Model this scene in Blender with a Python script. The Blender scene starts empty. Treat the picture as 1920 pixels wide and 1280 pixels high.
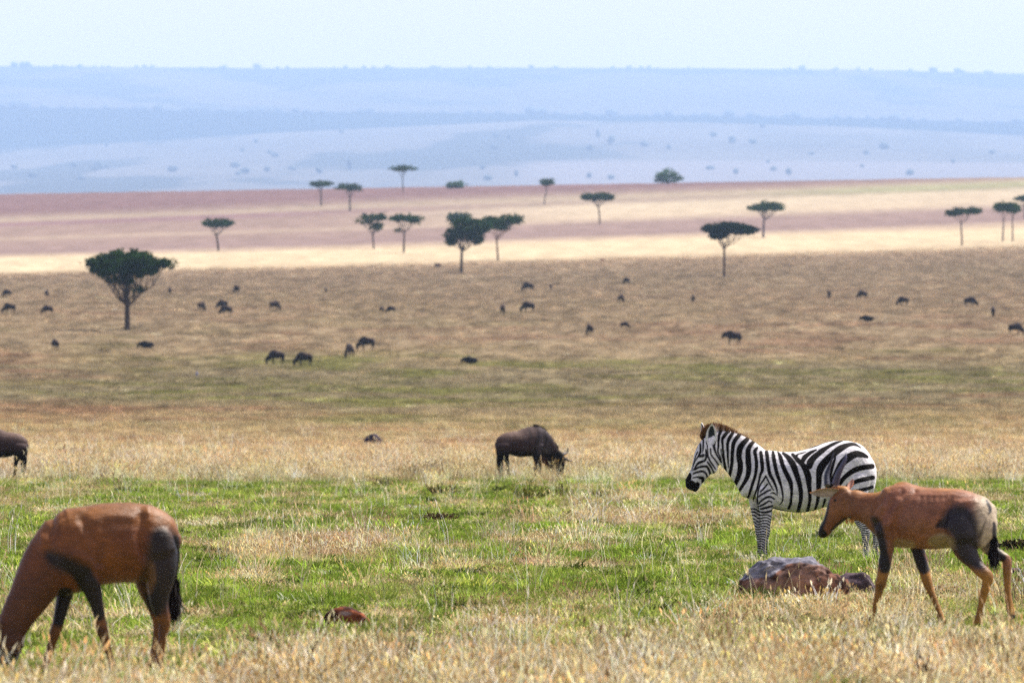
import bpy, bmesh, math, random
import numpy as np
from mathutils import Vector

# ---------------------------------------------------------------- camera, sky, sun, exposure
SC = bpy.context.scene
FPX = 16000.0          # focal length in photograph pixels (300 mm on a 36 mm sensor, 1920 px wide)
HROW = 763.0           # row of the level horizon
CAMZ = 1.83
cam = bpy.data.cameras.new('camera'); camo = bpy.data.objects.new('camera', cam)
SC.collection.objects.link(camo)
camo.location = (0, 0, CAMZ); camo.rotation_euler = (math.radians(90), 0, 0)
cam.lens = 300; cam.sensor_width = 36; cam.shift_y = (HROW - 640) / 1920
cam.clip_start = 1; cam.clip_end = 90000
cam.dof.use_dof = True; cam.dof.focus_distance = 98; cam.dof.aperture_fstop = 7.0
SC.camera = camo
SUN_EL, SUN_AZ = 58, 62       # azimuth clockwise from the view direction (+Y)
SUN_STR, SUN_ANG, SKY_STR, EXPO = 4.9, 3.0, 0.105, 0.62
w = bpy.data.worlds.new('World'); SC.world = w; w.use_nodes = True
nt = w.node_tree; bg = nt.nodes['Background']
sky = nt.nodes.new('ShaderNodeTexSky'); sky.sky_type = 'NISHITA'; sky.sun_disc = False
sky.sun_elevation = math.radians(SUN_EL); sky.sun_rotation = math.radians(SUN_AZ)
sky.air_density = 1.0; sky.dust_density = 5; sky.ozone_density = 1.0
# thin white cloud veil low over the horizon
tcw = nt.nodes.new('ShaderNodeTexCoord'); sp = nt.nodes.new('ShaderNodeSeparateXYZ'); nt.links.new(tcw.outputs['Generated'], sp.inputs[0])
mrv = nt.nodes.new('ShaderNodeMapRange'); mrv.inputs[1].default_value = .02; mrv.inputs[2].default_value = .30; mrv.inputs[3].default_value = .85; mrv.inputs[4].default_value = .05
nt.links.new(sp.outputs[2], mrv.inputs[0]); veil = nt.nodes.new('ShaderNodeMix'); veil.data_type = 'RGBA'
nt.links.new(mrv.outputs[0], veil.inputs[0]); nt.links.new(sky.outputs[0], veil.inputs[6]); veil.inputs[7].default_value = (9.4, 7.6, 9.4, 1)
nt.links.new(veil.outputs[2], bg.inputs[0]); bg.inputs[1].default_value = SKY_STR
sl = bpy.data.lights.new('sun', 'SUN'); sl.energy = SUN_STR; sl.angle = math.radians(SUN_ANG)
sl.color = (1.0, 0.95, 0.86)
so = bpy.data.objects.new('sun', sl); SC.collection.objects.link(so)
e, a = math.radians(SUN_EL), math.radians(SUN_AZ)
so.rotation_euler = Vector((math.sin(a)*math.cos(e), math.cos(a)*math.cos(e), math.sin(e))).to_track_quat('Z', 'Y').to_euler()
SC.view_settings.view_transform = 'Standard'; SC.view_settings.look = 'None'
SC.view_settings.exposure = EXPO; SC.view_settings.gamma = 1
SC.render.engine = 'CYCLES'
SC.cycles.volume_bounces = 4; SC.cycles.max_bounces = 6; SC.cycles.diffuse_bounces = 3
SC.cycles.transparent_max_bounces = 8; SC.cycles.volume_step_rate = 1
SC.cycles.use_denoising = False; SC.cycles.sample_clamp_indirect = 1.2

COL = SC.collection
rng = np.random.default_rng(7)

# ---------------------------------------------------------------- helpers
def lin(c):
    c = np.asarray(c, float) / 255.0
    return np.where(c <= 0.04045, c / 12.92, ((c + 0.055) / 1.055) ** 2.4)

def tag(o, label=None, cat=None, group=None, kind=None):
    if label: o['label'] = label
    if cat: o['category'] = cat
    if group: o['group'] = group
    if kind: o['kind'] = kind
    return o

def empty(name, loc):
    o = bpy.data.objects.new(name, None); COL.objects.link(o); o.location = loc
    o.empty_display_size = .2
    return o

def hash2(ix, iy, seed):
    n = (ix.astype(np.int64) * 374761393 + iy.astype(np.int64) * 668265263 + seed * 974634777) & 0xFFFFFFFF
    n = ((n ^ (n >> 13)) * 1274126177) & 0xFFFFFFFF
    n = n ^ (n >> 16)
    return (n & 0xFFFFFF) / float(0xFFFFFF)

def vnoise(x, y, seed=0):
    x = np.asarray(x, float); y = np.asarray(y, float)
    ix = np.floor(x).astype(np.int64); iy = np.floor(y).astype(np.int64)
    fx = x - ix; fy = y - iy
    fx = fx*fx*(3-2*fx); fy = fy*fy*(3-2*fy)
    a = hash2(ix, iy, seed); b = hash2(ix+1, iy, seed); c = hash2(ix, iy+1, seed); d = hash2(ix+1, iy+1, seed)
    return (a*(1-fx)+b*fx)*(1-fy) + (c*(1-fx)+d*fx)*fy

def fbm(x, y, seed=0, octs=4, gain=.55):
    s = 0; amp = 1; tot = 0
    for k in range(octs):
        s = s + amp*vnoise(x*2**k + 17.3*k, y*2**k - 9.1*k, seed+k); tot += amp; amp *= gain
    return s/tot

def sst(a, b, x):
    t = np.clip((np.asarray(x, float)-a)/(b-a), 0, 1); return t*t*(3-2*t)

def mesh_np(name, V, F, parent=None, mat=None, colors=None, smooth=True, link=True):
    me = bpy.data.meshes.new(name)
    me.from_pydata([tuple(v) for v in V] if not isinstance(V, np.ndarray) else V.tolist(), [], F if isinstance(F, list) else F.tolist())
    if colors is not None:
        at = me.color_attributes.new('col', 'FLOAT_COLOR', 'POINT')
        c = np.ones((len(me.vertices), 4), np.float32); c[:, :3] = colors
        at.data.foreach_set('color', c.ravel())
    if smooth: me.polygons.foreach_set('use_smooth', np.ones(len(me.polygons), bool))
    me.update()
    o = bpy.data.objects.new(name, me)
    if mat: me.materials.append(mat)
    if link: COL.objects.link(o)
    if parent: o.parent = parent
    return o

# ---------------------------------------------------------------- terrain profile: distance -> row of the photograph's centre column
TD = np.array([300, 400, 500, 650, 842, 950, 1100, 1250, 1400, 1600, 1800, 2000, 2250, 2500, 2750, 3000, 3300, 3600.])
TY = np.array([860.6, 829, 797, 745, 690, 650, 597, 566, 545, 517, 492, 470, 443, 420, 400, 383, 364, 348.])
def _hermite(xq, X, Y):
    m = np.gradient(Y, X); xq = np.asarray(xq, float)
    i = np.clip(np.searchsorted(X, xq) - 1, 0, len(X)-2)
    h = X[i+1]-X[i]; t = (xq - X[i])/h
    t2, t3 = t*t, t*t*t
    return (2*t3-3*t2+1)*Y[i] + (t3-2*t2+t)*h*m[i] + (-2*t3+3*t2)*Y[i+1] + (t3-t2)*h*m[i+1]
def row0(D):
    D = np.asarray(D, float)
    return np.where(D <= 300, HROW + CAMZ*FPX/np.maximum(D, 1), _hermite(np.clip(D, 300, 3600), TD, TY))
def rowx(X, D):
    xn = np.clip((X/D*FPX)/960.0, -2.2, 2.2)
    return row0(D) - 16*xn*sst(1100, 3400, D)
def ground_z(X, D):
    X = np.asarray(X, float); D = np.asarray(D, float)
    z = CAMZ + (HROW - rowx(X, D))/FPX*D
    bump = (fbm(X*.9, D*.9, 5, 3)-.5)*.10 + (fbm(X*.12, D*.05, 9, 2)-.5)*.22*sst(110, 260, D)
    return z + bump
def place(px, row):
    """world point on the ground seen at that pixel column and row"""
    lo, hi = 45.0, 3590.0
    for _ in range(60):
        mid = .5*(lo+hi); X = (px-960)/FPX*mid
        if float(rowx(np.array(X), np.array(mid))) > row: lo = mid
        else: hi = mid
    D = .5*(lo+hi); X = (px-960)/FPX*D
    return X, D, float(ground_z(np.array(X), np.array(D))), FPX/D

# ---------------------------------------------------------------- what grows where
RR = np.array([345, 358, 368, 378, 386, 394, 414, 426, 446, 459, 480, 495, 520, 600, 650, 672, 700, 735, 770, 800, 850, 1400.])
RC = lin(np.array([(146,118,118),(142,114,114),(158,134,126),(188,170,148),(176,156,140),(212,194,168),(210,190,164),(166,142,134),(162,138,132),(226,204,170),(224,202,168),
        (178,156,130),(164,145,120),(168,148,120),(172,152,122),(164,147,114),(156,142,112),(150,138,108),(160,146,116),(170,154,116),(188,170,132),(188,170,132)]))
def row_dist(row, px=960):
    return place(px, row)[1]
PATCH = []   # straw patches among the green: X, D, half width, half depth, strength
for px, r, wpx, hr, st in [(600,1035,230,34,1.0),(1190,978,200,26,.9),(1480,985,170,34,.55),(760,1120,90,24,.5),(1000,1150,180,30,.55),(1130,940,160,12,.6),(1700,885,260,20,.8),(1560,1150,260,45,.9),(120,880,180,26,.9),(1780,1115,170,50,.7),(230,880,300,18,.6),(90,940,90,30,.7)]:
    D0 = float(CAMZ*FPX/(r+hr-HROW)); D1 = float(CAMZ*FPX/(r-hr-HROW)); Dm = (D0+D1)/2
    PATCH.append(((px-960)/FPX*Dm, Dm, wpx/FPX*Dm, (D1-D0)/2, st))
GALB = .56
def green_mask(X, D):
    """0 = dry straw, 1 = short green grass"""
    r = row0(D); px = X/D*FPX + 960
    g = sst(872, 912, r + 36*(fbm(px/160., D*.06, 31, 3)-.5)) 
    g = np.maximum(g, .8*sst(.60, .72, fbm(X*.16, D*.035, 77, 3))*sst(655, 690, r)*(1-sst(770, 830, r)))
    edge = 1150 + 85*(1-sst(250, 620, px)) + 12*(px < 1150) + 34*(fbm(X*1.3, D*.25, 41, 3)-.5)
    g = g*(1 - .60*sst(-30, 60, r-edge))
    n = .6*fbm(X*1.1, D*.30, 55, 4) + .4*fbm(X*2.3, D*.8, 57, 3)
    g = g*(1 - .85*sst(.57, .66, n))
    for cx, cd, hw, hd, st in PATCH:
        q = np.sqrt(((X-cx)/hw)**2 + ((D-cd)/hd)**2) + .5*(n-.5)
        g = g*(1 - .85*st*(1-sst(.5, 1.05, q)))
    return g
def ground_col(X, D):
    px = X/D*FPX; xn = px/960.
    far = sst(1100, 1700, D)
    r = row0(D) + (22*xn + 6*(fbm(X*.006, D*.004, 3, 3)-.5))*far
    mid = sst(450, 700, r)*(1-sst(830, 880, r))
    r = r + mid*26*(fbm(X*.03, D*.012, 13, 4)-.5)*2*sst(300, 500, D)
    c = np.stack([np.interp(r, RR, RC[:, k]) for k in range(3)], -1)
    # left half of the upper pale field is browner, greenish on the right
    lf = (1-sst(-.45, .25, xn))*sst(372, 388, r)*(1-sst(424, 440, r))*(1-.75*np.exp(-((r-421)/5.)**2))
    c = c*(1-lf[..., None]) + lin((166,142,132))*lf[..., None]
    rg = sst(.35, .75, xn)*np.exp(-((r-383)/7.)**2)*.7
    c = c*(1-rg[..., None]) + lin((170,172,130))*rg[..., None]
    rp = sst(.3, .6, xn)*np.exp(-((r-356)/5.)**2)*.6
    c = c*(1-rp[..., None]) + lin((112,104,124))*rp[..., None]
    lp = (1-sst(-.7, .1, xn))*np.exp(-((r-386)/5.)**2)*.55
    c = c*(1-lp[..., None]) + lin((146,110,124))*lp[..., None]
    # streaks of the field between
    s = fbm(X*.11, D*.07, 21, 5)
    k = mid*.75*sst(.50, .66, s)
    gcol = lin((126,128,66)); bcol = lin((150,112,92))
    pick = sst(.42, .58, fbm(X*.02, D*.01, 23, 3))
    gk = k*(.25+.75*sst(600, 690, r))*pick; bk = k*(1-pick)*.75
    c = c*(1-gk[..., None]) + gcol*gk[..., None]
    c = c*(1-bk[..., None]) + bcol*bk[..., None]
    v = fbm(X*.5, D*.10, 33, 4)
    c = c*(1 + .55*(v-.5)*2*sst(1700, 900, D) )[..., None] if False else c*(1 + .62*(v-.5)*2*(1-sst(1300, 2300, D)))[..., None]
    v2 = fbm(X*.25, D*.02, 35, 3)
    c = c*(1 + .16*(v2-.5)*2*far)[..., None]
    g = green_mask(X, D)[..., None]*(1-sst(240, 420, D))[..., None]
    c = c*(1-g) + lin((112,132,52))*g
    # bare soil scrapes
    so_ = sst(.71, .77, fbm(X*.8, D*.22, 91, 3))*(1-sst(200, 330, D))
    c = c*(1-.7*so_[..., None]) + lin((84,60,44))*.7*so_[..., None]
    c = c*(1-.20*sst(486, 500, r)*(1-sst(690, 840, r)))[..., None]
    return np.clip(c*GALB, 0, .9)

def node_mat(name):
    m = bpy.data.materials.new(name); m.use_nodes = True
    t = m.node_tree; b = t.nodes['Principled BSDF']
    b.inputs['Roughness'].default_value = .9
    if 'Specular IOR Level' in b.inputs: b.inputs['Specular IOR Level'].default_value = .15
    return m, t, b
def N(t, kind, **kw):
    n = t.nodes.new(kind)
    for k, v in kw.items(): setattr(n, k, v)
    return n
def mulnoise(t, src, scale, lo, hi, detail=4, vec=None, rough=.6):
    """multiply a colour socket by a noise between lo and hi"""
    nz = N(t, 'ShaderNodeTexNoise'); nz.inputs['Scale'].default_value = scale; nz.inputs['Detail'].default_value = detail
    nz.inputs['Roughness'].default_value = rough
    if vec is not None: t.links.new(vec, nz.inputs['Vector'])
    mr = N(t, 'ShaderNodeMapRange'); mr.inputs[1].default_value = .3; mr.inputs[2].default_value = .7
    mr.inputs[3].default_value = lo; mr.inputs[4].default_value = hi
    t.links.new(nz.outputs[0], mr.inputs[0])
    mx = N(t, 'ShaderNodeVectorMath', operation='SCALE')
    t.links.new(src, mx.inputs[0]); t.links.new(mr.outputs[0], mx.inputs['Scale'])
    return mx.outputs[0], nz
def geo_pos(t): return N(t, 'ShaderNodeNewGeometry').outputs['Position']
def obj_pos(t): return N(t, 'ShaderNodeTexCoord').outputs['Object']

m_ground, t, b = node_mat('savanna_ground')
at = N(t, 'ShaderNodeAttribute'); at.attribute_name = 'col'
mp = N(t, 'ShaderNodeMapping'); mp.inputs['Scale'].default_value = (1, .35, 1); t.links.new(geo_pos(t), mp.inputs[0])
c1, _ = mulnoise(t, at.outputs['Color'], 3.5, .78, 1.2, 6, mp.outputs[0])
c2, nz = mulnoise(t, c1, .22, .9, 1.1, 5, mp.outputs[0])
t.links.new(c2, b.inputs['Base Color']); b.inputs['Specular IOR Level'].default_value = 0

# ---------------------------------------------------------------- ground: one sheet, fine near, coarse far
def sheet(name, Ds, cols, zf, colf, mat, xn_lim=1.7):
    U = np.linspace(-xn_lim, xn_lim, cols)
    Dg, Ug = np.meshgrid(Ds, U, indexing='ij')
    Xg = Ug*960/FPX*Dg
    Z = zf(Xg, Dg); C = colf(Xg, Dg)
    V = np.stack([Xg, Dg, Z], -1).reshape(-1, 3)
    n, m = Dg.shape
    i = np.arange((n-1)*(m-1)); r_, c_ = i//(m-1), i % (m-1)
    a = r_*m+c_
    F = np.stack([a, a+1, a+m+1, a+m], -1)
    return mesh_np(name, V, F, mat=mat, colors=C.reshape(-1, 3))
rowsD = []
D = 30.0
while D < 3600:
    rowsD.append(D)
    D += max(.35, min(D*D/29280*1.5*(1 if D < 300 else .45), 12))
rowsD += list(np.linspace(3600, 3800, 6))
def gz(X, D):
    z = ground_z(X, np.minimum(D, 3600))
    return np.where(D > 3600, z - (D-3600)*.12, z)
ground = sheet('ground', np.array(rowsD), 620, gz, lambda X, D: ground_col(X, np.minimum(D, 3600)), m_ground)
tag(ground, 'dry tan and green savanna grassland rising gently to a far crest', 'ground', kind='structure')
# ground behind and beside the camera, coarse (joins the sheet below its edge)
bm = bmesh.new()
vs = [bm.verts.new(p) for p in [(-60, -60, -.12), (60, -60, -.12), (60, 31, -.12), (-60, 31, -.12)]]
bm.faces.new(vs); me = bpy.data.meshes.new('ground_near'); bm.to_mesh(me); bm.free()
at = me.color_attributes.new('col', 'FLOAT_COLOR', 'POINT')
for d in at.data: d.color = (*(lin((150,140,80))*.56), 1)
me.materials.append(m_ground)
o = bpy.data.objects.new('ground', me); COL.objects.link(o); tag(o, 'dry grassland at the foot of the camera', 'ground', kind='structure')

# ---------------------------------------------------------------- hazy hills
HX = np.array([-2000, 0, 250, 500, 1000, 1260, 1610, 1910, 3900.])
YA = np.array([296, 279, 266, 250, 226, 229, 238, 254, 268.])
YB = np.array([196, 201, 204, 209, 213, 217, 222, 230, 244.])
YC = np.array([121, 124, 126, 128, 127, 128, 131, 138, 150.])
def hill_fn(D0, D1, y0f, Yt, seed, amp, extra=0):
    def edge(px): return np.interp(px, HX, Yt) + amp*(fbm(px/45., px*0+seed, seed, 4)-.5)*2
    def zf(X, D):
        px = X/D*FPX+960
        f = np.clip((D-D0)/(D1-D0), 0, 1)
        y = y0f(px) + (edge(px)-y0f(px))*f**.85
        y = y + 2.0*(fbm(X*.002, D*.0015, seed+3, 3)-.5)*np.sin(np.pi*f)
        z = CAMZ + (HROW-y)/FPX*D
        return np.where(D > D1, CAMZ+(HROW-edge(px))/FPX*D1 - (D-D1)*.25, z)
    return zf
zA = hill_fn(13000, 22000, lambda px: 362-16*np.clip((px-960)/960, -2, 2), YA, 61, .5)
zB = hill_fn(24000, 26500, lambda px: np.interp(px, HX, YA)+8, YB, 62, 1.2)
zC = hill_fn(28500, 36000, lambda px: np.interp(px, HX, YB)+7, YC, 63, .8)
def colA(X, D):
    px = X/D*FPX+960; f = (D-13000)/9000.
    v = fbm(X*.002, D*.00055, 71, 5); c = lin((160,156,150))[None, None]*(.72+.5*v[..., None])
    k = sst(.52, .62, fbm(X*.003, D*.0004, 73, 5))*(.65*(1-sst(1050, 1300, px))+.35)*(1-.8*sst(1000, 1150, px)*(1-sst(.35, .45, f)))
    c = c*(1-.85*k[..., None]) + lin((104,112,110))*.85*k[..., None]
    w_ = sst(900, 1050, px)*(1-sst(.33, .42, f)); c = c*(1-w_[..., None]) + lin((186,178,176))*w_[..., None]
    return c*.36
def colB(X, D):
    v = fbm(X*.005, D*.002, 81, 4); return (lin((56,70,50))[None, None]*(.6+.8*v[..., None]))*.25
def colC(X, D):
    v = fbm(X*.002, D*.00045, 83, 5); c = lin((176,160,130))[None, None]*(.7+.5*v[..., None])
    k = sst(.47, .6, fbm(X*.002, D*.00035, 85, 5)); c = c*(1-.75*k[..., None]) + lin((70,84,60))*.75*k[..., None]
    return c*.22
m_hill, t, b = node_mat('hillside')
at = N(t, 'ShaderNodeAttribute'); at.attribute_name = 'col'
c1, _ = mulnoise(t, at.outputs['Color'], .03, .8, 1.2, 6, geo_pos(t))
t.links.new(c1, b.inputs['Base Color']); b.inputs['Specular IOR Level'].default_value = 0
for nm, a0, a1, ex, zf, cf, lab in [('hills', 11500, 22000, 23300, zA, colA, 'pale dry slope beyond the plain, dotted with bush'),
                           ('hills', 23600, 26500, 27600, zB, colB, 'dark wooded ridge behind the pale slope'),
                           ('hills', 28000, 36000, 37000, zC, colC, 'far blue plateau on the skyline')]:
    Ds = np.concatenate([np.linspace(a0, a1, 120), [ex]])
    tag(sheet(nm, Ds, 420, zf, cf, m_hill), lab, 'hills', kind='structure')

# ---------------------------------------------------------------- the air between
bm = bmesh.new(); bmesh.ops.create_cube(bm, size=1)
HB = (-10000, 10000, -80, 37600, -1.2, 1475)
for v in bm.verts:
    v.co = (HB[0] if v.co.x < 0 else HB[1], HB[2] if v.co.y < 0 else HB[3], HB[4] if v.co.z < 0 else HB[5])
me = bpy.data.meshes.new('haze'); bm.to_mesh(me); bm.free()
haze = bpy.data.objects.new('haze', me); COL.objects.link(haze); tag(haze, 'pale blue haze lying over the plain and the hills', 'haze', kind='stuff')
m = bpy.data.materials.new('haze_air'); m.use_nodes = True; t = m.node_tree; t.nodes.remove(t.nodes['Principled BSDF'])
pv = N(t, 'ShaderNodeVolumePrincipled'); pv.inputs['Density'].default_value = 4.2e-5
pv.inputs['Color'].default_value = (.48, .70, 1.0, 1); pv.inputs['Anisotropy'].default_value = 0.0
t.links.new(pv.outputs[0], t.nodes['Material Output'].inputs['Volume']); me.materials.append(m)
# ---------------------------------------------------------------- grass: blade tufts set out over the plain
m_grass = bpy.data.materials.new('grass_blades'); m_grass.use_nodes = True
t = m_grass.node_tree; t.nodes.remove(t.nodes['Principled BSDF'])
ai = N(t, 'ShaderNodeAttribute', attribute_type='INSTANCER'); ai.attribute_name = 'tint'
ab = N(t, 'ShaderNodeAttribute'); ab.attribute_name = 'col'
mx = N(t, 'ShaderNodeVectorMath', operation='MULTIPLY')
t.links.new(ai.outputs['Color'], mx.inputs[0]); t.links.new(ab.outputs['Color'], mx.inputs[1])
df = N(t, 'ShaderNodeBsdfDiffuse'); tr = N(t, 'ShaderNodeBsdfTranslucent'); ms = N(t, 'ShaderNodeMixShader'); ms.inputs[0].default_value = .38
t.links.new(mx.outputs[0], df.inputs[0]); t.links.new(mx.outputs[0], tr.inputs[0])
t.links.new(df.outputs[0], ms.inputs[1]); t.links.new(tr.outputs[0], ms.inputs[2])
t.links.new(ms.outputs[0], t.nodes['Material Output'].inputs[0])

def tuft(kind, nb, rad, h, wd, lean, seed, head=False, vary=.5, warm=.12):
    r = random.Random(seed); V = []; F = []; C = []
    for _ in range(nb):
        a = r.random()*6.283; q = rad*math.sqrt(r.random()); x0, y0 = q*math.cos(a), q*math.sin(a)
        H = h*(1-vary+vary*r.random()*1.3); ln = H*lean*(.2+r.random()); da = r.random()*6.283 if q < rad*.3 else a+r.uniform(-.8, .8)
        dx, dy = math.cos(da), math.sin(da); fa = r.random()*3.14; wx, wy = math.cos(fa)*wd/2, math.sin(fa)*wd/2
        k = r.uniform(.62, 1.25); cc = (k*(1+r.uniform(-warm, warm)), k, k*(1-r.uniform(-warm, warm)*1.2))
        n0 = len(V)
        seg = [(0, 1), (.45, .85), (.8, .55)]
        for s, ww in seg:
            bx, by, bz = x0+dx*ln*s*s, y0+dy*ln*s*s, H*s*(1-.25*lean*s) - (.04 if s == 0 else 0)
            V += [(bx-wx*ww, by-wy*ww, bz), (bx+wx*ww, by+wy*ww, bz)]; C += [cc, cc]
        V.append((x0+dx*ln, y0+dy*ln, H*(1-.25*lean))); C.append(cc)
        F += [(n0, n0+1, n0+3, n0+2), (n0+2, n0+3, n0+5, n0+4), (n0+4, n0+5, n0+6)]
        if head:
            n0 = len(V); z1 = H*(1-.25*lean); s = wd*r.uniform(.55, 1.1); hh = H*.15
            cx, cy = x0+dx*ln*.98, y0+dy*ln*.98
            V += [(cx, cy, z1-hh*.6), (cx-s, cy, z1-hh*.1), (cx+dx*hh*.3, cy+dy*hh*.3, z1+hh*.6), (cx+s, cy, z1-hh*.1), (cx, cy-s, z1), (cx, cy+s, z1)]
            F += [(n0, n0+1, n0+2, n0+3), (n0, n0+4, n0+2, n0+5)]; C += [(k*1.1, k*1.02, k*.85)]*6
    return mesh_np(kind, V, F, mat=m_grass, colors=np.array(C), smooth=False, link=False)

def tuft_set(defs):
    c = bpy.data.collections.new('tufts')
    for i, d in enumerate(defs):
        o = tuft('%02d_tuft' % i, *d[:6], **d[6]); c.objects.link(o)
    return c
# 0-3 short turf, 4-6 straw turf, 7-9 tall straw bunch, 10-11 wispy seed stalks, 12 broad dark clump
SET = tuft_set([
    (52, .17, .040, .009, 1.3, 1, {}), (52, .17, .034, .010, 1.5, 2, {}), (46, .16, .052, .008, 1.0, 3, {}), (36, .14, .070, .007, .8, 4, {}),
    (44, .16, .060, .007, 1.1, 5, {}), (42, .17, .085, .007, 1.0, 6, {}), (34, .15, .115, .006, .8, 7, {'head': True}),
    (30, .13, .24, .0070, .6, 8, {'head': True}), (28, .15, .30, .0070, .5, 9, {'head': True}), (34, .16, .20, .0070, .8, 10, {}),
    (6, .12, .38, .0050, .6, 11, {'head': True}), (4, .10, .46, .0050, .8, 12, {'head': True}),
    (60, .13, .10, .016, 1.3, 13, {}), (40, .17, .045, .007, 1.4, 14, {}), (30, .15, .06, .006, 1.1, 15, {}), (34, .10, .11, .009, .8, 16, {}), (30, .12, .15, .008, .9, 17, {})])

def scatter(name, X, D, idx, scl, tint, label):
    n = len(X); Z = ground_z(X, D)
    me = bpy.data.meshes.new(name); me.vertices.add(n)
    me.vertices.foreach_set('co', np.stack([X, D, Z], -1).astype(np.float32).ravel())
    a = me.attributes.new('idx', 'INT', 'POINT'); a.data.foreach_set('value', idx.astype(np.int32))
    a = me.attributes.new('scl', 'FLOAT_VECTOR', 'POINT'); a.data.foreach_set('vector', scl.astype(np.float32).ravel())
    a = me.attributes.new('rotz', 'FLOAT_VECTOR', 'POINT')
    R = np.stack([rng.normal(0, .10, n), rng.normal(0, .10, n), rng.random(n)*6.283], -1); a.data.foreach_set('vector', R.astype(np.float32).ravel())
    a = me.attributes.new('tint', 'FLOAT_COLOR', 'POINT'); a.data.foreach_set('color', np.concatenate([tint, np.ones((n, 1))], 1).astype(np.float32).ravel())
    o = bpy.data.objects.new(name, me); COL.objects.link(o)
    g = bpy.data.node_groups.new('scatter', 'GeometryNodeTree')
    g.interface.new_socket('Geometry', in_out='INPUT', socket_type='NodeSocketGeometry'); g.interface.new_socket('Geometry', in_out='OUTPUT', socket_type='NodeSocketGeometry')
    gi = g.nodes.new('NodeGroupInput'); go = g.nodes.new('NodeGroupOutput'); ip = g.nodes.new('GeometryNodeInstanceOnPoints')
    ci = g.nodes.new('GeometryNodeCollectionInfo'); ci.inputs[0].default_value = SET; ci.inputs['Separate Children'].default_value = True; ci.inputs['Reset Children'].default_value = True
    def na(nm, dt):
        q = g.nodes.new('GeometryNodeInputNamedAttribute'); q.data_type = dt; q.inputs[0].default_value = nm
        return [s for s in q.outputs if s.enabled and s.name == 'Attribute'][0]
    g.links.new(gi.outputs[0], ip.inputs['Points']); g.links.new(ci.outputs[0], ip.inputs['Instance']); ip.inputs['Pick Instance'].default_value = True
    g.links.new(na('idx', 'INT'), ip.inputs['Instance Index']); g.links.new(na('scl', 'FLOAT_VECTOR'), ip.inputs['Scale'])
    e2r = g.nodes.new('FunctionNodeEulerToRotation'); g.links.new(na('rotz', 'FLOAT_VECTOR'), e2r.inputs[0]); g.links.new(e2r.outputs[0], ip.inputs['Rotation'])
    g.links.new(ip.outputs[0], go.inputs[0])
    md = o.modifiers.new('scatter', 'NODES'); md.node_group = g
    tag(o, label, 'grass', kind='stuff')
    return o

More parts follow.
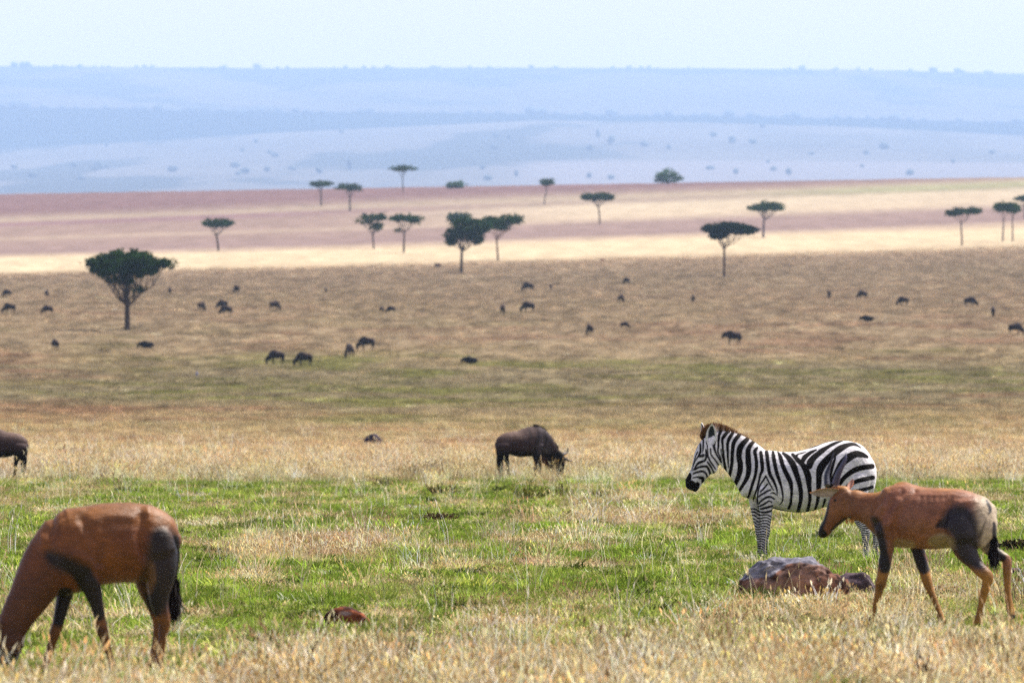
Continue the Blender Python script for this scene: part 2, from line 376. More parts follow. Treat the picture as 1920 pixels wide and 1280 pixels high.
CLEAR = []   # X, D, radius: kept low round rocks (filled below), no tall grass right in front of animals
def sample(n, D0, D1, lim):
    """uniform over the ground area of the fan"""
    D = np.sqrt(rng.random(n)*(D1*D1-D0*D0)+D0*D0); X = (rng.random(n)*2-1)*lim*960/FPX*D
    return X, D
GREENS = lin(np.array([(124,148,50),(148,168,64),(94,118,40),(174,182,88),(116,130,60)]))
STRAWS = lin(np.array([(218,198,164),(198,170,136),(236,222,190),(188,154,130),(204,190,142),(170,136,118)]))
def build_grass(n, D0, D1, lim, smul, zmul, label, tall=1.0):
    X, D = sample(n, D0, D1, lim)
    g = green_mask(X, D); u = rng.random(n); r = row0(D); px = X/D*FPX+960
    isg = u < np.interp(g, [0, .25, .5, .8, 1], [.25, .60, .93, .99, .996])
    clump = fbm(X*2.2, D*1.0, 101, 3)
    idx = np.where(isg, rng.integers(0, 4, n), rng.integers(4, 7, n))
    sh = isg & (rng.random(n) < .07 + .40*sst(.45, .75, fbm(X*3.1, D*1.3, 141, 3))); idx = np.where(sh, rng.integers(13, 15, n), idx); isg = isg & ~sh
    # tall straw: foreground belt, the belt behind the green, and loose bunches
    belt = sst(1215, 1290, r + 70*(fbm(X*1.2, D*.3, 41, 3)-.5) - 25*(1-sst(300, 700, px)))
    belt = np.maximum(belt, .55*sst(852, 866, r)*(1-sst(895, 912, r)))
    tallp = (.24*belt + .022*(1-g)**2*(1-sst(.5, .9, g)))*sst(.36, .60, clump)*tall
    u2 = rng.random(n); it = u2 < tallp
    idx = np.where(it, rng.integers(7, 10, n), idx)
    wis = rng.random(n) < (.005 + .014*(1-g) + .13*belt)*(.4+1.2*sst(.4, .6, clump)); idx = np.where(wis, rng.integers(10, 12, n), idx)
    dk = (rng.random(n) < .05*sst(.56, .70, fbm(X*1.7, D*.5, 111, 3))) & ~wis; idx = np.where(dk, 12, idx)
    gt = isg & (rng.random(n) < .20*sst(.50, .66, fbm(X*2.6, D*.9, 151, 3))); idx = np.where(gt & ~wis & ~it, rng.integers(15, 17, n), idx)
    for cx, cd, rad, f in CLEAR:
        inr = ((X-cx)/rad)**2 + ((D-cd)/(rad*f))**2 < 1
        idx = np.where(inr & (idx >= 4) & (idx <= 11) & (rng.random(n) < .96), rng.integers(13, 15, n), idx)
    gi = rng.integers(0, len(GREENS), n); si = rng.integers(0, len(STRAWS), n)
    base = ground_col(X[None], D[None])[0]/GALB
    tg = GREENS[gi]*.55 + base*.35*np.array([1, 1, .8]); ts = STRAWS[si]*.62 + base*.38
    tint = np.where((isg & ~it & ~wis)[:, None], tg, ts)
    tint = np.where(wis[:, None], STRAWS[2]*.95, tint)
    tint = np.where(dk[:, None], lin((72,84,34))*np.ones((n, 3)), tint)
    dull = sst(240, 640, D)[:, None]; tint = tint*(1-dull) + base*dull*(.8+.35*rng.random((n, 1)))
    tint = tint*np.exp(rng.normal(-.03, .38, (n, 1)))*(.55 + .90*clump[:, None])*1.14
    s = smul*(.7 + .65*rng.random(n)); fh = 1-.28*sst(1150, 1230, r)*(r > 900); scl = np.stack([s*1.05, s*1.05, fh*s/smul*zmul*(.75+.5*rng.random(n))*(.8+.5*clump)], -1)
    soil = sst(.71, .76, fbm(X*.8, D*.22, 91, 3))*(D < 330); keep = (rng.random(n) > .8*soil) & ((D < 1200) | (r + 22*(X/D*FPX)/960. > 489))
    return scatter('grass', X[keep], D[keep], idx[keep], scl[keep], np.clip(tint[keep], 0, .9), label)
# ---------------------------------------------------------------- trees
def leaf_mat(name, tl=.3):
    m = bpy.data.materials.new(name); m.use_nodes = True; t = m.node_tree; t.nodes.remove(t.nodes['Principled BSDF'])
    at = N(t, 'ShaderNodeAttribute'); at.attribute_name = 'col'
    df = N(t, 'ShaderNodeBsdfDiffuse'); tr = N(t, 'ShaderNodeBsdfTranslucent'); ms = N(t, 'ShaderNodeMixShader'); ms.inputs[0].default_value = tl
    t.links.new(at.outputs['Color'], df.inputs[0]); t.links.new(at.outputs['Color'], tr.inputs[0])
    t.links.new(df.outputs[0], ms.inputs[1]); t.links.new(tr.outputs[0], ms.inputs[2]); t.links.new(ms.outputs[0], t.nodes['Material Output'].inputs[0])
    return m
m_leaf = leaf_mat('acacia_leaves')
m_bark, t, b = node_mat('bark')
at = N(t, 'ShaderNodeAttribute'); at.attribute_name = 'col'
c1, nz = mulnoise(t, at.outputs['Color'], 6, .7, 1.25, 5, obj_pos(t)); t.links.new(c1, b.inputs['Base Color'])

def limb_geo(V, F, pts, r0, r1, n=7):
    """tapered tube through points"""
    pts = [Vector(p) for p in pts]; k0 = len(V); m = len(pts)
    for i, p in enumerate(pts):
        d = (pts[min(i+1, m-1)] - pts[max(i-1, 0)]).normalized()
        u = d.cross(Vector((0, 1, 0.01))).normalized(); v = d.cross(u); r = r0 + (r1-r0)*i/(m-1)
        for j in range(n):
            a = 6.2832*j/n; V.append(tuple(p + u*math.cos(a)*r + v*math.sin(a)*r))
    for i in range(m-1):
        for j in range(n):
            a = k0+i*n+j; bq = k0+i*n+(j+1) % n; F.append((a, bq, bq+n, a+n))
    F.append(tuple(k0+(m-1)*n+j for j in range(n)))

def bend(p, q, sag, r):
    p, q = Vector(p), Vector(q); out = []
    for k in range(6):
        f = k/5; m = p.lerp(q, f); m.z -= sag*math.sin(math.pi*f); m.x += r.uniform(-1, 1)*(q-p).length*.035*math.sin(math.pi*f)*2
        out.append(m)
    return out

def leaves_np(blobs, n, size, r, flat=.55, base=(38, 58, 26), spread=.58):
    """leaf clumps through flattened ellipsoids: arrays of quads"""
    w = np.array([bx[3]*bx[4] for bx in blobs], float)**.9; w /= w.sum()
    nc = max(10, n//16); bi = r.choice(len(blobs), nc, p=w)
    cs = []; 
    for k in bi:
        cx, cy, cz, rx, rz, ry = blobs[k]
        d = r.normal(size=3); d /= np.linalg.norm(d); q = r.random()**(1/2.2)
        z = d[2]*q; z = z if z > 0 else z*.75
        cs.append((cx+d[0]*q*rx, cy+d[1]*q*ry, cz+z*rz))
    cs = np.array(cs); ci = r.integers(0, nc, n)
    cr = size*2.6*(.6+.8*r.random(nc))
    P = cs[ci] + r.normal(size=(n, 3))*np.array([1, 1, flat])*cr[ci][:, None]*spread
    A = r.normal(size=(n, 3)); A[:, 2] *= .5; A /= np.linalg.norm(A, axis=1)[:, None]
    B = r.normal(size=(n, 3)); B -= (B*A).sum(1)[:, None]*A; B /= np.linalg.norm(B, axis=1)[:, None]
    s = size*(.5+.8*r.random(n))[:, None]
    V = np.stack([P-A*s-B*s*.5, P+A*s-B*s*.6, P+A*s*1.1+B*s*.5, P-A*s*.8+B*s*.6], 1).reshape(-1, 3)
    F = np.arange(4*n).reshape(n, 4)
    tone = (.55+.9*r.random(nc))[ci]*(.8+.4*r.random(n)); hue = r.normal(0, .10, nc)[ci]
    c = lin(base)[None]*tone[:, None]*np.stack([1+hue, np.ones(n), 1-hue*.5], 1)
    return V, F, np.repeat(c, 4, 0)

def acacia(px, row, fork, blobs, label, n=1500, leaf=.20, trunk_w=.36, top=None, base=(40, 64, 28), seed=1, forks=2, name='acacia_tree', bark=(74, 62, 54), multi=None, group='acacia trees scattered over the plain'):
    X, D, Z, s = place(px, row)
    root = empty(name, (X, D, Z)); tag(root, label, 'tree', group)
    r = random.Random(seed); rn = np.random.default_rng(seed)
    V, F = [], []
    B = []
    for (bx, by, hw, hh) in blobs:
        B.append(((bx-px)/s, rn.normal()*hw/s*.15, (row-by)/s, hw/s, hh/s, hw/s*.85))
    zf = (row-fork)/s; tx = ((top if top is not None else px) - px)/s
    limb_geo(V, F, [(0, 0, -.6), (tx*.25, 0, zf*.3), (tx*.7+r.uniform(-.05, .05), 0, zf*.7), (tx, 0, zf)], trunk_w, trunk_w*.72)
    for cx, cy, cz, rx, rz, ry in B:
        k = max(1, int(round(.9*rx)))
        k = min(k, 3)
        for q in range(k):
            a = r.random()*6.28; rr = rx*(.25+.6*r.random())
            ex = cx + (rr*(2*(q+.5)/k-1)*.9); ey = cy + r.uniform(-.6, .6)*ry
            ez = cz - rz*.35
            st = (tx, 0, zf*(.86+.14*r.random())); p1 = bend(st, (ex, ey, ez), abs(ex-tx)*.10, r)
            limb_geo(V, F, p1, trunk_w*.34, trunk_w*.08, 5)
            for _ in range(2):
                j = r.choice([2, 3]); e2 = p1[j] + Vector((r.uniform(-.8, .8)*rx*.5, r.uniform(-.5, .5)*ry, 0)); e2.z = cz-rz*.2
                limb_geo(V, F, bend(p1[j], e2, 0, r), trunk_w*.18, trunk_w*.06, 4)
    o = mesh_np('trunk', V, F, root, m_bark, np.tile(lin(bark), (len(V), 1)))
    V, F, C = leaves_np(B, int(n*2.2), leaf*1.15, rn, base=base)
    mesh_np('crown', V, F, root, m_leaf, C, smooth=False)
    return root

acacia(239, 618, 572, [(232, 498, 62, 24), (205, 500, 44, 26), (258, 500, 40, 28), (240, 484, 50, 16), (176, 492, 18, 12), (308, 495, 22, 11), (288, 508, 16, 10), (225, 525, 30, 12), (262, 542, 10, 5)],
       'large broad acacia standing nearest, at left, with forked dark trunk and a lobe reaching right', n=7000, leaf=.14, trunk_w=.40, seed=3, forks=3)
acacia(410, 470, 440, [(408, 418, 29, 9), (395, 420, 16, 6), (424, 419, 14, 6)], 'lone flat-topped acacia above and right of the largest tree, in the pale band', 900, .20, .28, 406, seed=5)
acacia(602, 386, 362, [(604, 345, 22, 6), (594, 346, 13, 5)], 'left one of a touching pair of small acacias on the far crest', 600, .24, .3, seed=6)
acacia(656, 396, 368, [(652, 351, 25, 6.5), (664, 353, 14, 6)], 'right one of a touching pair of small acacias on the far crest', 600, .24, .34, seed=7)
acacia(756, 360, 330, [(756, 316, 26, 6), (750, 317, 15, 5)], 'tall thin acacia whose flat crown stands clear against the blue hills', 600, .24, .26, 755, seed=8)
acacia(701, 467, 440, [(697, 408, 24, 8), (684, 416, 19, 7), (712, 408, 16, 7), (706, 425, 14, 9)], 'thin crowned ragged acacia, left of the two side by side above the bright grass band', 650, .20, .24, 699, seed=9)
acacia(757, 474, 435, [(762, 410, 31, 7.5), (745, 410, 15, 6), (778, 413, 14, 6), (744, 431, 8, 4)], 'flat acacia with a small low lobe, right of the two above the bright grass band', 850, .20, .26, 758, seed=10)
acacia(865, 455, 440, [(864, 409, 25, 10), (857, 411, 18, 9)], 'greyer acacia crown showing just behind the dense tree in the middle', 800, .24, .28, seed=11, base=(60, 78, 62))
acacia(865, 512, 468, [(868, 432, 30, 15), (852, 440, 18, 16), (898, 426, 24, 15), (884, 442, 22, 14), (870, 418, 22, 8), (846, 452, 10, 10), (892, 452, 12, 8)],
       'dense rounded acacia in the middle with open branches under its crown', 3000, .18, .32, 866, seed=12)
acacia(934, 488, 445, [(945, 413, 34, 11), (918, 416, 20, 10), (966, 412, 17, 8), (940, 424, 20, 10)], 'spreading acacia just right of the dense middle tree, on a pale slender trunk', 1600, .19, .24, 931, seed=13, bark=(120, 92, 74))
acacia(1020, 383, 357, [(1026, 342, 15, 7)], 'very small round-headed acacia with a leaning stem, right of centre on the far rise', 400, .24, .24, 1025, seed=14)
acacia(1125, 420, 386, [(1121, 370, 34, 8), (1108, 370, 20, 6), (1135, 371, 18, 7)], 'wide flat green acacia on a bare stem, right of centre in the upper pale field', 1100, .22, .26, 1122, seed=15, bark=(104, 84, 72))
acacia(1431, 445, 408, [(1438, 390, 33, 9), (1420, 391, 15, 5), (1456, 386, 15, 5), (1436, 384, 16, 6)], 'flat acacia behind and right of the dark umbrella shaped one, with a thick pale trunk', 1100, .21, .34, 1433, seed=16, bark=(104, 90, 92))
acacia(1358, 518, 462, [(1367, 430, 50, 10), (1340, 430, 25, 9), (1396, 432, 24, 9), (1347, 441, 18, 8), (1368, 424, 30, 7)],
       'dark umbrella shaped acacia with a tall bare trunk at right of centre', 4600, .17, .26, 1358, seed=17, base=(24, 42, 26), bark=(86, 64, 52))
acacia(1804, 460, 415, [(1807, 397, 34, 6), (1790, 400, 17, 4.5), (1824, 395, 17, 5)], 'thin flat acacia standing alone near the right edge', 800, .21, .24, 1802, seed=18, bark=(110, 92, 84), base=(44, 62, 28))
acacia(1880, 453, 412, [(1880, 390, 16, 9), (1888, 386, 18, 7)], 'left stem of the twin acacias by the right edge', 600, .22, .22, 1882, seed=19, bark=(104, 92, 92), base=(48, 72, 32))
acacia(1899, 453, 410, [(1900, 392, 15, 8), (1896, 386, 16, 6)], 'right stem of the twin acacias by the right edge', 600, .22, .22, 1898, seed=20, bark=(110, 94, 90), base=(48, 72, 32))
acacia(1922, 410, 385, [(1916, 372, 20, 6), (1930, 371, 20, 6)], 'dark flat acacia cut by the right edge of the picture', 600, .22, .26, 1920, seed=21)
acacia(855, 353, 349, [(855, 344, 20, 7), (846, 347, 12, 6), (866, 347, 10, 5), (856, 349, 18, 4)], 'low round green bush peeping over the crest at centre', 500, .28, .3, seed=22, base=(62, 92, 58), name='bushy_tree', group='bushy trees beyond the crest')
acacia(1253, 345, 340, [(1248, 327, 21, 12), (1262, 331, 18, 8), (1236, 332, 12, 7), (1276, 335, 7, 4), (1252, 338, 24, 6), (1242, 334, 14, 8)], 'rounded green tree peeping over the crest at right of centre', 900, .28, .4, seed=23, base=(64, 94, 52), name='bushy_tree', group='bushy trees beyond the crest')

# bushes and trees of the far slopes, copied from four shapes
HT = []
for k in range(4):
    bm = bmesh.new(); bmesh.ops.create_icosphere(bm, subdivisions=3, radius=.5)
    P = np.array([v.co[:] for v in bm.verts])
    d = .62 + .75*fbm(P[:, 0]*4+k*7+P[:, 2]*2, P[:, 1]*4-P[:, 2]*3, 200+k, 4)
    P = P*d[:, None]; P[:, 2] = np.where(P[:, 2] < 0, P[:, 2]*.9, P[:, 2])+.42; P[:, 0] += .12*(k-1.5)*P[:, 2]
    F = [tuple(v.index for v in f.verts) for f in bm.faces]; bm.free()
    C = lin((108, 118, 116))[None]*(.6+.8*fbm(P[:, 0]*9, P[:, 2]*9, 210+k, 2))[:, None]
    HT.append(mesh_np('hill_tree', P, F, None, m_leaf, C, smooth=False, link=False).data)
def on_hill(zf, px, row, D0, D1):
    Ds = np.linspace(D0, D1, 400); Xs = (px-960)/FPX*Ds; ys = HROW - (zf(Xs, Ds)-CAMZ)/Ds*FPX
    k = int(np.argmin(np.abs(ys-row))); return Xs[k], Ds[k], float(zf(Xs[k:k+1], Ds[k:k+1])[0])
hr = random.Random(5)
def hill_tree(zf, D0, D1, px, row, wpx, hpx, label, group):
    X, D, Z = on_hill(zf, px, row, D0, D1); s = FPX/D
    o = bpy.data.objects.new('hill_tree', hr.choice(HT)); COL.objects.link(o)
    o.location = (X, D, Z); o.rotation_euler = (0, 0, hr.random()*6.28); o.scale = (wpx/s*.95, wpx/s*.95, hpx/s*.8)
    tag(o, label, 'tree', group)
LA = ('faint blue bush dotted over the pale hazy slope behind the plain', 'bushes on the pale hazy slope')
for px, row, w_, h_ in [(480, 268, 9, 11), (455, 285, 9, 10), (505, 288, 10, 10), (200, 275, 8, 8), (500, 322, 12, 14), (600, 325, 14, 16), (655, 318, 9, 30), (640, 250, 9, 10), (765, 318, 9, 10), (905, 318, 10, 14), (955, 262, 8, 14),
        (1145, 270, 14, 22), (1122, 258, 8, 22), (1106, 282, 14, 14), (1208, 275, 16, 14), (1254, 280, 10, 12), (1373, 268, 14, 18), (1411, 270, 16, 14), (1430, 240, 10, 10), (1658, 280, 20, 18), (1625, 290, 12, 12), (1380, 326, 10, 14), (1440, 306, 7, 9),
        (1332, 318, 18, 10), (1478, 328, 12, 18), (1706, 328, 16, 14), (1787, 305, 9, 9), (1617, 314, 8, 8), (968, 330, 8, 16), (1105, 334, 10, 14), (1147, 336, 14, 12), (1860, 288, 14, 10), (1520, 290, 14, 8), (930, 258, 10, 12)]:
    hill_tree(zA, 13000, 22000, px, row, w_, h_, *LA)
for k in range(18):
    px = hr.uniform(0, 560) if k < 14 else hr.uniform(560, 1900)
    row = (hr.gauss(318, 7) if hr.random() < .6 else hr.uniform(284, 345)) if k < 14 else hr.uniform(255, 340)
    sz = hr.uniform(7, 16); hill_tree(zA, 13000, 22000, px, row, sz*1.3, sz, *LA)
LBt = ('faint blue tree along the top of the dark wooded ridge', 'trees along the dark ridge')
for k in range(80):
    px = k*25+hr.uniform(-10, 10); sz = hr.uniform(7, 15) if hr.random() < .75 else hr.uniform(15, 24)
    hill_tree(zB, 24000, 26500, px, float(np.interp(px, HX, YB))+hr.uniform(1, 7), sz*1.2, sz, *LBt)
LCt = ('pale blue tree standing up from the far skyline', 'trees on the far skyline')
for k in range(70):
    px = hr.choice([30, 48, 82, 480, 1082, 1200, 1505, 1730, 1750, 1790]) + hr.uniform(-5, 5) if k < 12 else hr.uniform(0, 1920)
    sz = hr.uniform(9, 13) if k < 12 else hr.uniform(4, 8)
    hill_tree(zC, 28500, 36000, px, float(np.interp(px, HX, YC))+1.0, sz*1.3, sz, *LCt)
# ---------------------------------------------------------------- one-surface bodies: lofted tubes, fused and smoothed
def fuse(tubes, s, u0, v0, yaw, voxel, smooth_it=6, nseg=20, power=2.2):
    """tubes: list of lists of (u, v, half height [crop px], half width [m], lateral offset [m]); returns verts, faces in metres"""
    cy, sy = math.cos(yaw), math.sin(yaw); V, F = [], []
    nrm = Vector((sy, cy, 0))
    for tb in tubes:
        pts = []
        for q in tb:
            u, v, h, w_ = q[:4]; lat = q[4] if len(q) > 4 else 0
            x = (u-u0)/s; ax = x - lat*sy
            pts.append((Vector((x, -ax*math.tan(yaw) + lat*cy, (v0-v)/s)), h/s, w_))
        # refine with catmull-rom
        P = []; n = len(pts)
        for i in range(n-1):
            a, b_, c, d = pts[max(i-1, 0)], pts[i], pts[i+1], pts[min(i+2, n-1)]
            for k in range(5):
                t = k/5
                f = lambda p0, p1, p2, p3: .5*((2*p1)+(p2-p0)*t+(2*p0-5*p1+4*p2-p3)*t*t+(3*p1-p0-3*p2+p3)*t**3)
                P.append((f(a[0], b_[0], c[0], d[0]), max(f(a[1], b_[1], c[1], d[1]), .003), max(f(a[2], b_[2], c[2], d[2]), .003)))
        P.append(pts[-1])
        # rounded ends
        d0 = (P[0][0]-P[1][0]).normalized(); d1 = (P[-1][0]-P[-2][0]).normalized()
        r0 = min(P[0][1], P[0][2]); r1 = min(P[-1][1], P[-1][2])
        P = [(P[0][0]+d0*r0*k, P[0][1]*math.sqrt(max(1-k*k, .02)), P[0][2]*math.sqrt(max(1-k*k, .02))) for k in (.98, .8, .5)] + P + \
            [(P[-1][0]+d1*r1*k, P[-1][1]*math.sqrt(max(1-k*k, .02)), P[-1][2]*math.sqrt(max(1-k*k, .02))) for k in (.5, .8, .98)]
        k0 = len(V); m = len(P)
        for i in range(m):
            d = (P[min(i+1, m-1)][0] - P[max(i-1, 0)][0])
            dd = Vector((d.x, 0, d.z))
            up = Vector((-dd.z, 0, dd.x)).normalized() if dd.length > 1e-6 else Vector((0, 0, 1))
            for j in range(nseg):
                a = 6.28318*j/nseg; ca, sa = math.cos(a), math.sin(a)
                e_ = 2/power; X = math.copysign(abs(ca)**e_, ca); Y = math.copysign(abs(sa)**e_, sa)
                V.append(P[i][0] + up*(Y*P[i][1]) + nrm*(X*P[i][2]))
        for i in range(m-1):
            for j in range(nseg):
                a = k0+i*nseg+j; b_ = k0+i*nseg+(j+1) % nseg; F.append((a, b_, b_+nseg, a+nseg))
        F.append(tuple(k0+j for j in reversed(range(nseg)))); F.append(tuple(k0+(m-1)*nseg+j for j in range(nseg)))
    me = bpy.data.meshes.new('tmp'); me.from_pydata([tuple(v) for v in V], [], F)
    bm = bmesh.new(); bm.from_mesh(me); bmesh.ops.recalc_face_normals(bm, faces=bm.faces); bm.to_mesh(me); bm.free()
    o = bpy.data.objects.new('tmp', me); COL.objects.link(o)
    md = o.modifiers.new('r', 'REMESH'); md.mode = 'VOXEL'; md.voxel_size = voxel; md.use_smooth_shade = True
    sm = o.modifiers.new('s', 'SMOOTH'); sm.factor = .5; sm.iterations = smooth_it
    dg = bpy.context.evaluated_depsgraph_get(); me2 = bpy.data.meshes.new_from_object(o.evaluated_get(dg))
    bpy.data.objects.remove(o); bpy.data.meshes.remove(me)
    co = np.empty(len(me2.vertices)*3); me2.vertices.foreach_get('co', co); co = co.reshape(-1, 3)
    return me2, co

def finish_body(name, me, co, colors, mat, parent=None, disp=None):
    if disp is not None:
        nm = np.empty(len(me.vertices)*3); me.vertices.foreach_get('normal', nm); nm = nm.reshape(-1, 3)
        co = co + nm*disp[:, None]; me.vertices.foreach_set('co', co.ravel())
    at = me.color_attributes.new('col', 'FLOAT_COLOR', 'POINT')
    c = np.ones((len(co), 4), np.float32); c[:, :3] = colors; at.data.foreach_set('color', c.ravel())
    me.polygons.foreach_set('use_smooth', np.ones(len(me.polygons), bool)); me.materials.clear(); me.materials.append(mat); me.update(); me.name = name
    o = bpy.data.objects.new(name, me); COL.objects.link(o)
    if parent: o.parent = parent
    return o

def fbm3(co, sc, seed, octs=3):
    return (fbm(co[:, 0]*sc, co[:, 2]*sc + co[:, 1]*sc*.5, seed, octs) + fbm(co[:, 1]*sc + 5, co[:, 2]*sc*.8 - co[:, 0]*sc*.4, seed+9, octs))/2

def coat_mat(name, rough=.55, scale=55, lo=.66, hi=1.3, bump=.8, sheen=.0, spec=.3, stretch=(.35, 1, 1)):
    m, t, b = node_mat(name); b.inputs['Roughness'].default_value = rough; b.inputs['Specular IOR Level'].default_value = spec
    if 'Sheen Weight' in b.inputs: b.inputs['Sheen Weight'].default_value = sheen; b.inputs['Sheen Roughness'].default_value = .4
    at = N(t, 'ShaderNodeAttribute'); at.attribute_name = 'col'
    mpn = N(t, 'ShaderNodeMapping'); mpn.inputs['Scale'].default_value = stretch; t.links.new(obj_pos(t), mpn.inputs[0])
    c0, _ = mulnoise(t, at.outputs['Color'], 6, .74, 1.24, 4, obj_pos(t))
    c1, nz = mulnoise(t, c0, scale, lo, hi, 5, mpn.outputs[0]); t.links.new(c1, b.inputs['Base Color'])
    bp = N(t, 'ShaderNodeBump'); bp.inputs['Strength'].default_value = bump; bp.inputs['Distance'].default_value = .01
    t.links.new(nz.outputs[0], bp.inputs['Height']); t.links.new(bp.outputs[0], b.inputs['Normal'])
    return m
m_coat = coat_mat('short_hair_coat', .7, spec=.12)
m_hair = coat_mat('coarse_hair', .8, 90, .7, 1.25, .1)
m_sleek = coat_mat('sleek_coat', .46, 60, .7, 1.28, .7, 0, .32, (.3, 1, 1))
m_horn = coat_mat('horn', .45, 30, .75, 1.2, .2, 0, .5)
m_rock = coat_mat('basalt_rock', .9, 14, .55, 1.4, 1.0, 0, .15, (1, 1, 1))

def polyd(u, v, line):
    """signed coverage of a poly-line brush: (distance - half width), per vertex minimum"""
    best = np.full(u.shape, 1e9)
    for (x0, y0, w0), (x1, y1, w1) in zip(line[:-1], line[1:]):
        dx, dy = x1-x0, y1-y0; L = dx*dx+dy*dy+1e-9
        t = np.clip(((u-x0)*dx+(v-y0)*dy)/L, 0, 1)
        d = np.hypot(u-x0-t*dx, v-y0-t*dy) - (w0+(w1-w0)*t)/2
        best = np.minimum(best, d)
    return best
def catmull(line, k=5):
    L = [np.array(p, float) for p in line]; n = len(L)
    if n < 3: return line
    out = []
    for i in range(n-1):
        a, b_, c, d = L[max(i-1, 0)], L[i], L[i+1], L[min(i+2, n-1)]
        for j in range(k):
            t = j/k; out.append(.5*((2*b_)+(c-a)*t+(2*a-5*b_+4*c-d)*t*t+(3*b_-a-3*c+d)*t**3))
    out.append(L[-1]); return [(p[0], p[1], max(p[2], 1)) for p in out]
def mixc(c, col, k):
    return c*(1-k[:, None]) + np.asarray(lin(col))[None]*k[:, None]

# ---------------------------------------------------------------- rocks
def rock(px, row, blobs, colf, label, name='rock', group='rocks lying in the grass', voxel=.02, rough=.03, seed=1, cat='rock', yaw=0, depth=.8):
    """blobs in photograph pixels: poly tubes (u, v, half height)"""
    X, D, Z, s = place(px, row)
    tubes = [[(u, v, h, h/s*depth) for u, v, h in tb] for tb in blobs]
    me, co = fuse(tubes, s, px, row, yaw, voxel, 3, 12, 2.6)
    n1 = fbm3(co, 3.5, seed, 3)-.5; n2 = fbm3(co, 14, seed+4, 3)-.5
    r3 = np.abs(fbm3(co, 6, seed+8, 2)-.5)
    n4 = np.floor(fbm3(co, 5, seed+30, 2)*9)/9-.5
    disp = n1*rough*3 + n2*rough*2.4 - r3*rough*2.5 + n4*rough*2.2
    nm = np.empty(len(co)*3); me.vertices.foreach_get('normal', nm); nm = nm.reshape(-1, 3)
    u = co[:, 0]*s+px; v = row-co[:, 2]*s
    o = finish_body(name, me, co, colf(u, v, co, nm), m_rock, None, disp)
    o.location = (X, D, Z); tag(o, label, cat, group)
    rr = max(abs(b[0]-px)+b[2] for tb in blobs for b in tb)/s
    if row > 900 or px == 700: CLEAR.append((X, D-.6-rr*2.2, rr*1.15, 3.2 if rr > .3 else 5))
    return o
def main_rock_col(u, v, co, nm):
    c = np.tile(lin((116, 80, 64)), (len(u), 1)); n = fbm3(co, 7, 3, 4); n2 = fbm3(co, 22, 8, 3)
    c = mixc(c, (56, 38, 34), sst(.47, .55, n2)*.95); c = mixc(c, (160, 128, 116), sst(.56, .64, n)*.55)
    edge = np.interp(u, [1350, 1405, 1446, 1474, 1500, 1545, 1566], [1096, 1084, 1082, 1058, 1053, 1060, 1066]) + 26*(n-.5)
    k = 1-sst(-1.5, 2.5, v-edge); g = mixc(np.tile(lin((124, 122, 132)), (len(u), 1)), (84, 82, 94), sst(.45, .6, n2)*.8)
    g = mixc(g, (168, 164, 168), sst(.60, .7, fbm3(co*np.array([1, 1, 3]), 9, 15, 3))*.6)
    k = k*(1-sst(1540, 1566, u)*.6)
    return c*(1-k[:, None]) + g*k[:, None]
rock(1480, 1126, [[(1400, 1098, 26), (1424, 1090, 34), (1446, 1084, 40), (1478, 1078, 34)], [(1440, 1095, 35), (1500, 1090, 44), (1540, 1098, 38), (1570, 1106, 26)], [(1382, 1112, 14), (1408, 1106, 22)], [(1412, 1066, 5), (1424, 1066, 6)],
                  [(1462, 1066, 18), (1490, 1062, 17), (1515, 1068, 18)], [(1575, 1100, 20), (1578, 1122, 14)]], main_rock_col,
     'big rust brown boulder with a grey slab-like top in front of the zebra', seed=5, rough=.036, voxel=.016)
def dark_rock_col(u, v, co, nm):
    c = np.tile(lin((78, 64, 70)), (len(u), 1)); return mixc(mixc(c, (40, 32, 38), sst(.5, .6, fbm3(co, 10, 33, 4))), (128, 112, 116), sst(.6, .7, fbm3(co, 20, 35, 3))*.5)
rock(1612, 1118, [[(1588, 1100, 22), (1612, 1095, 24), (1634, 1106, 16)]], dark_rock_col, 'dark purple grey rock touching the right end of the big boulder', seed=15, rough=.03)
def brown_rock_col(u, v, co, nm):
    c = np.tile(lin((136, 76, 50)), (len(u), 1)); c = mixc(c, (58, 34, 30), sst(.48, .6, fbm3(co, 12, 43, 4)))
    return mixc(c, (178, 160, 160), (1-sst(2, 6, np.hypot((u-648)*.35, v-1151)))*.7)
rock(650, 1182, [[(620, 1162, 17), (645, 1158, 21), (672, 1164, 17), (690, 1170, 9)], [(650, 1170, 20), (676, 1173, 13)]], brown_rock_col, 'small smooth red brown boulder alone in the green grass', seed=25, rough=.012, voxel=.01)
def grey_col(base):
    def f(u, v, co, nm):
        c = np.tile(lin(base), (len(u), 1)); return mixc(c, tuple(int(q*.55) for q in base), sst(.48, .6, fbm3(co, 16, 53, 3)))
    return f
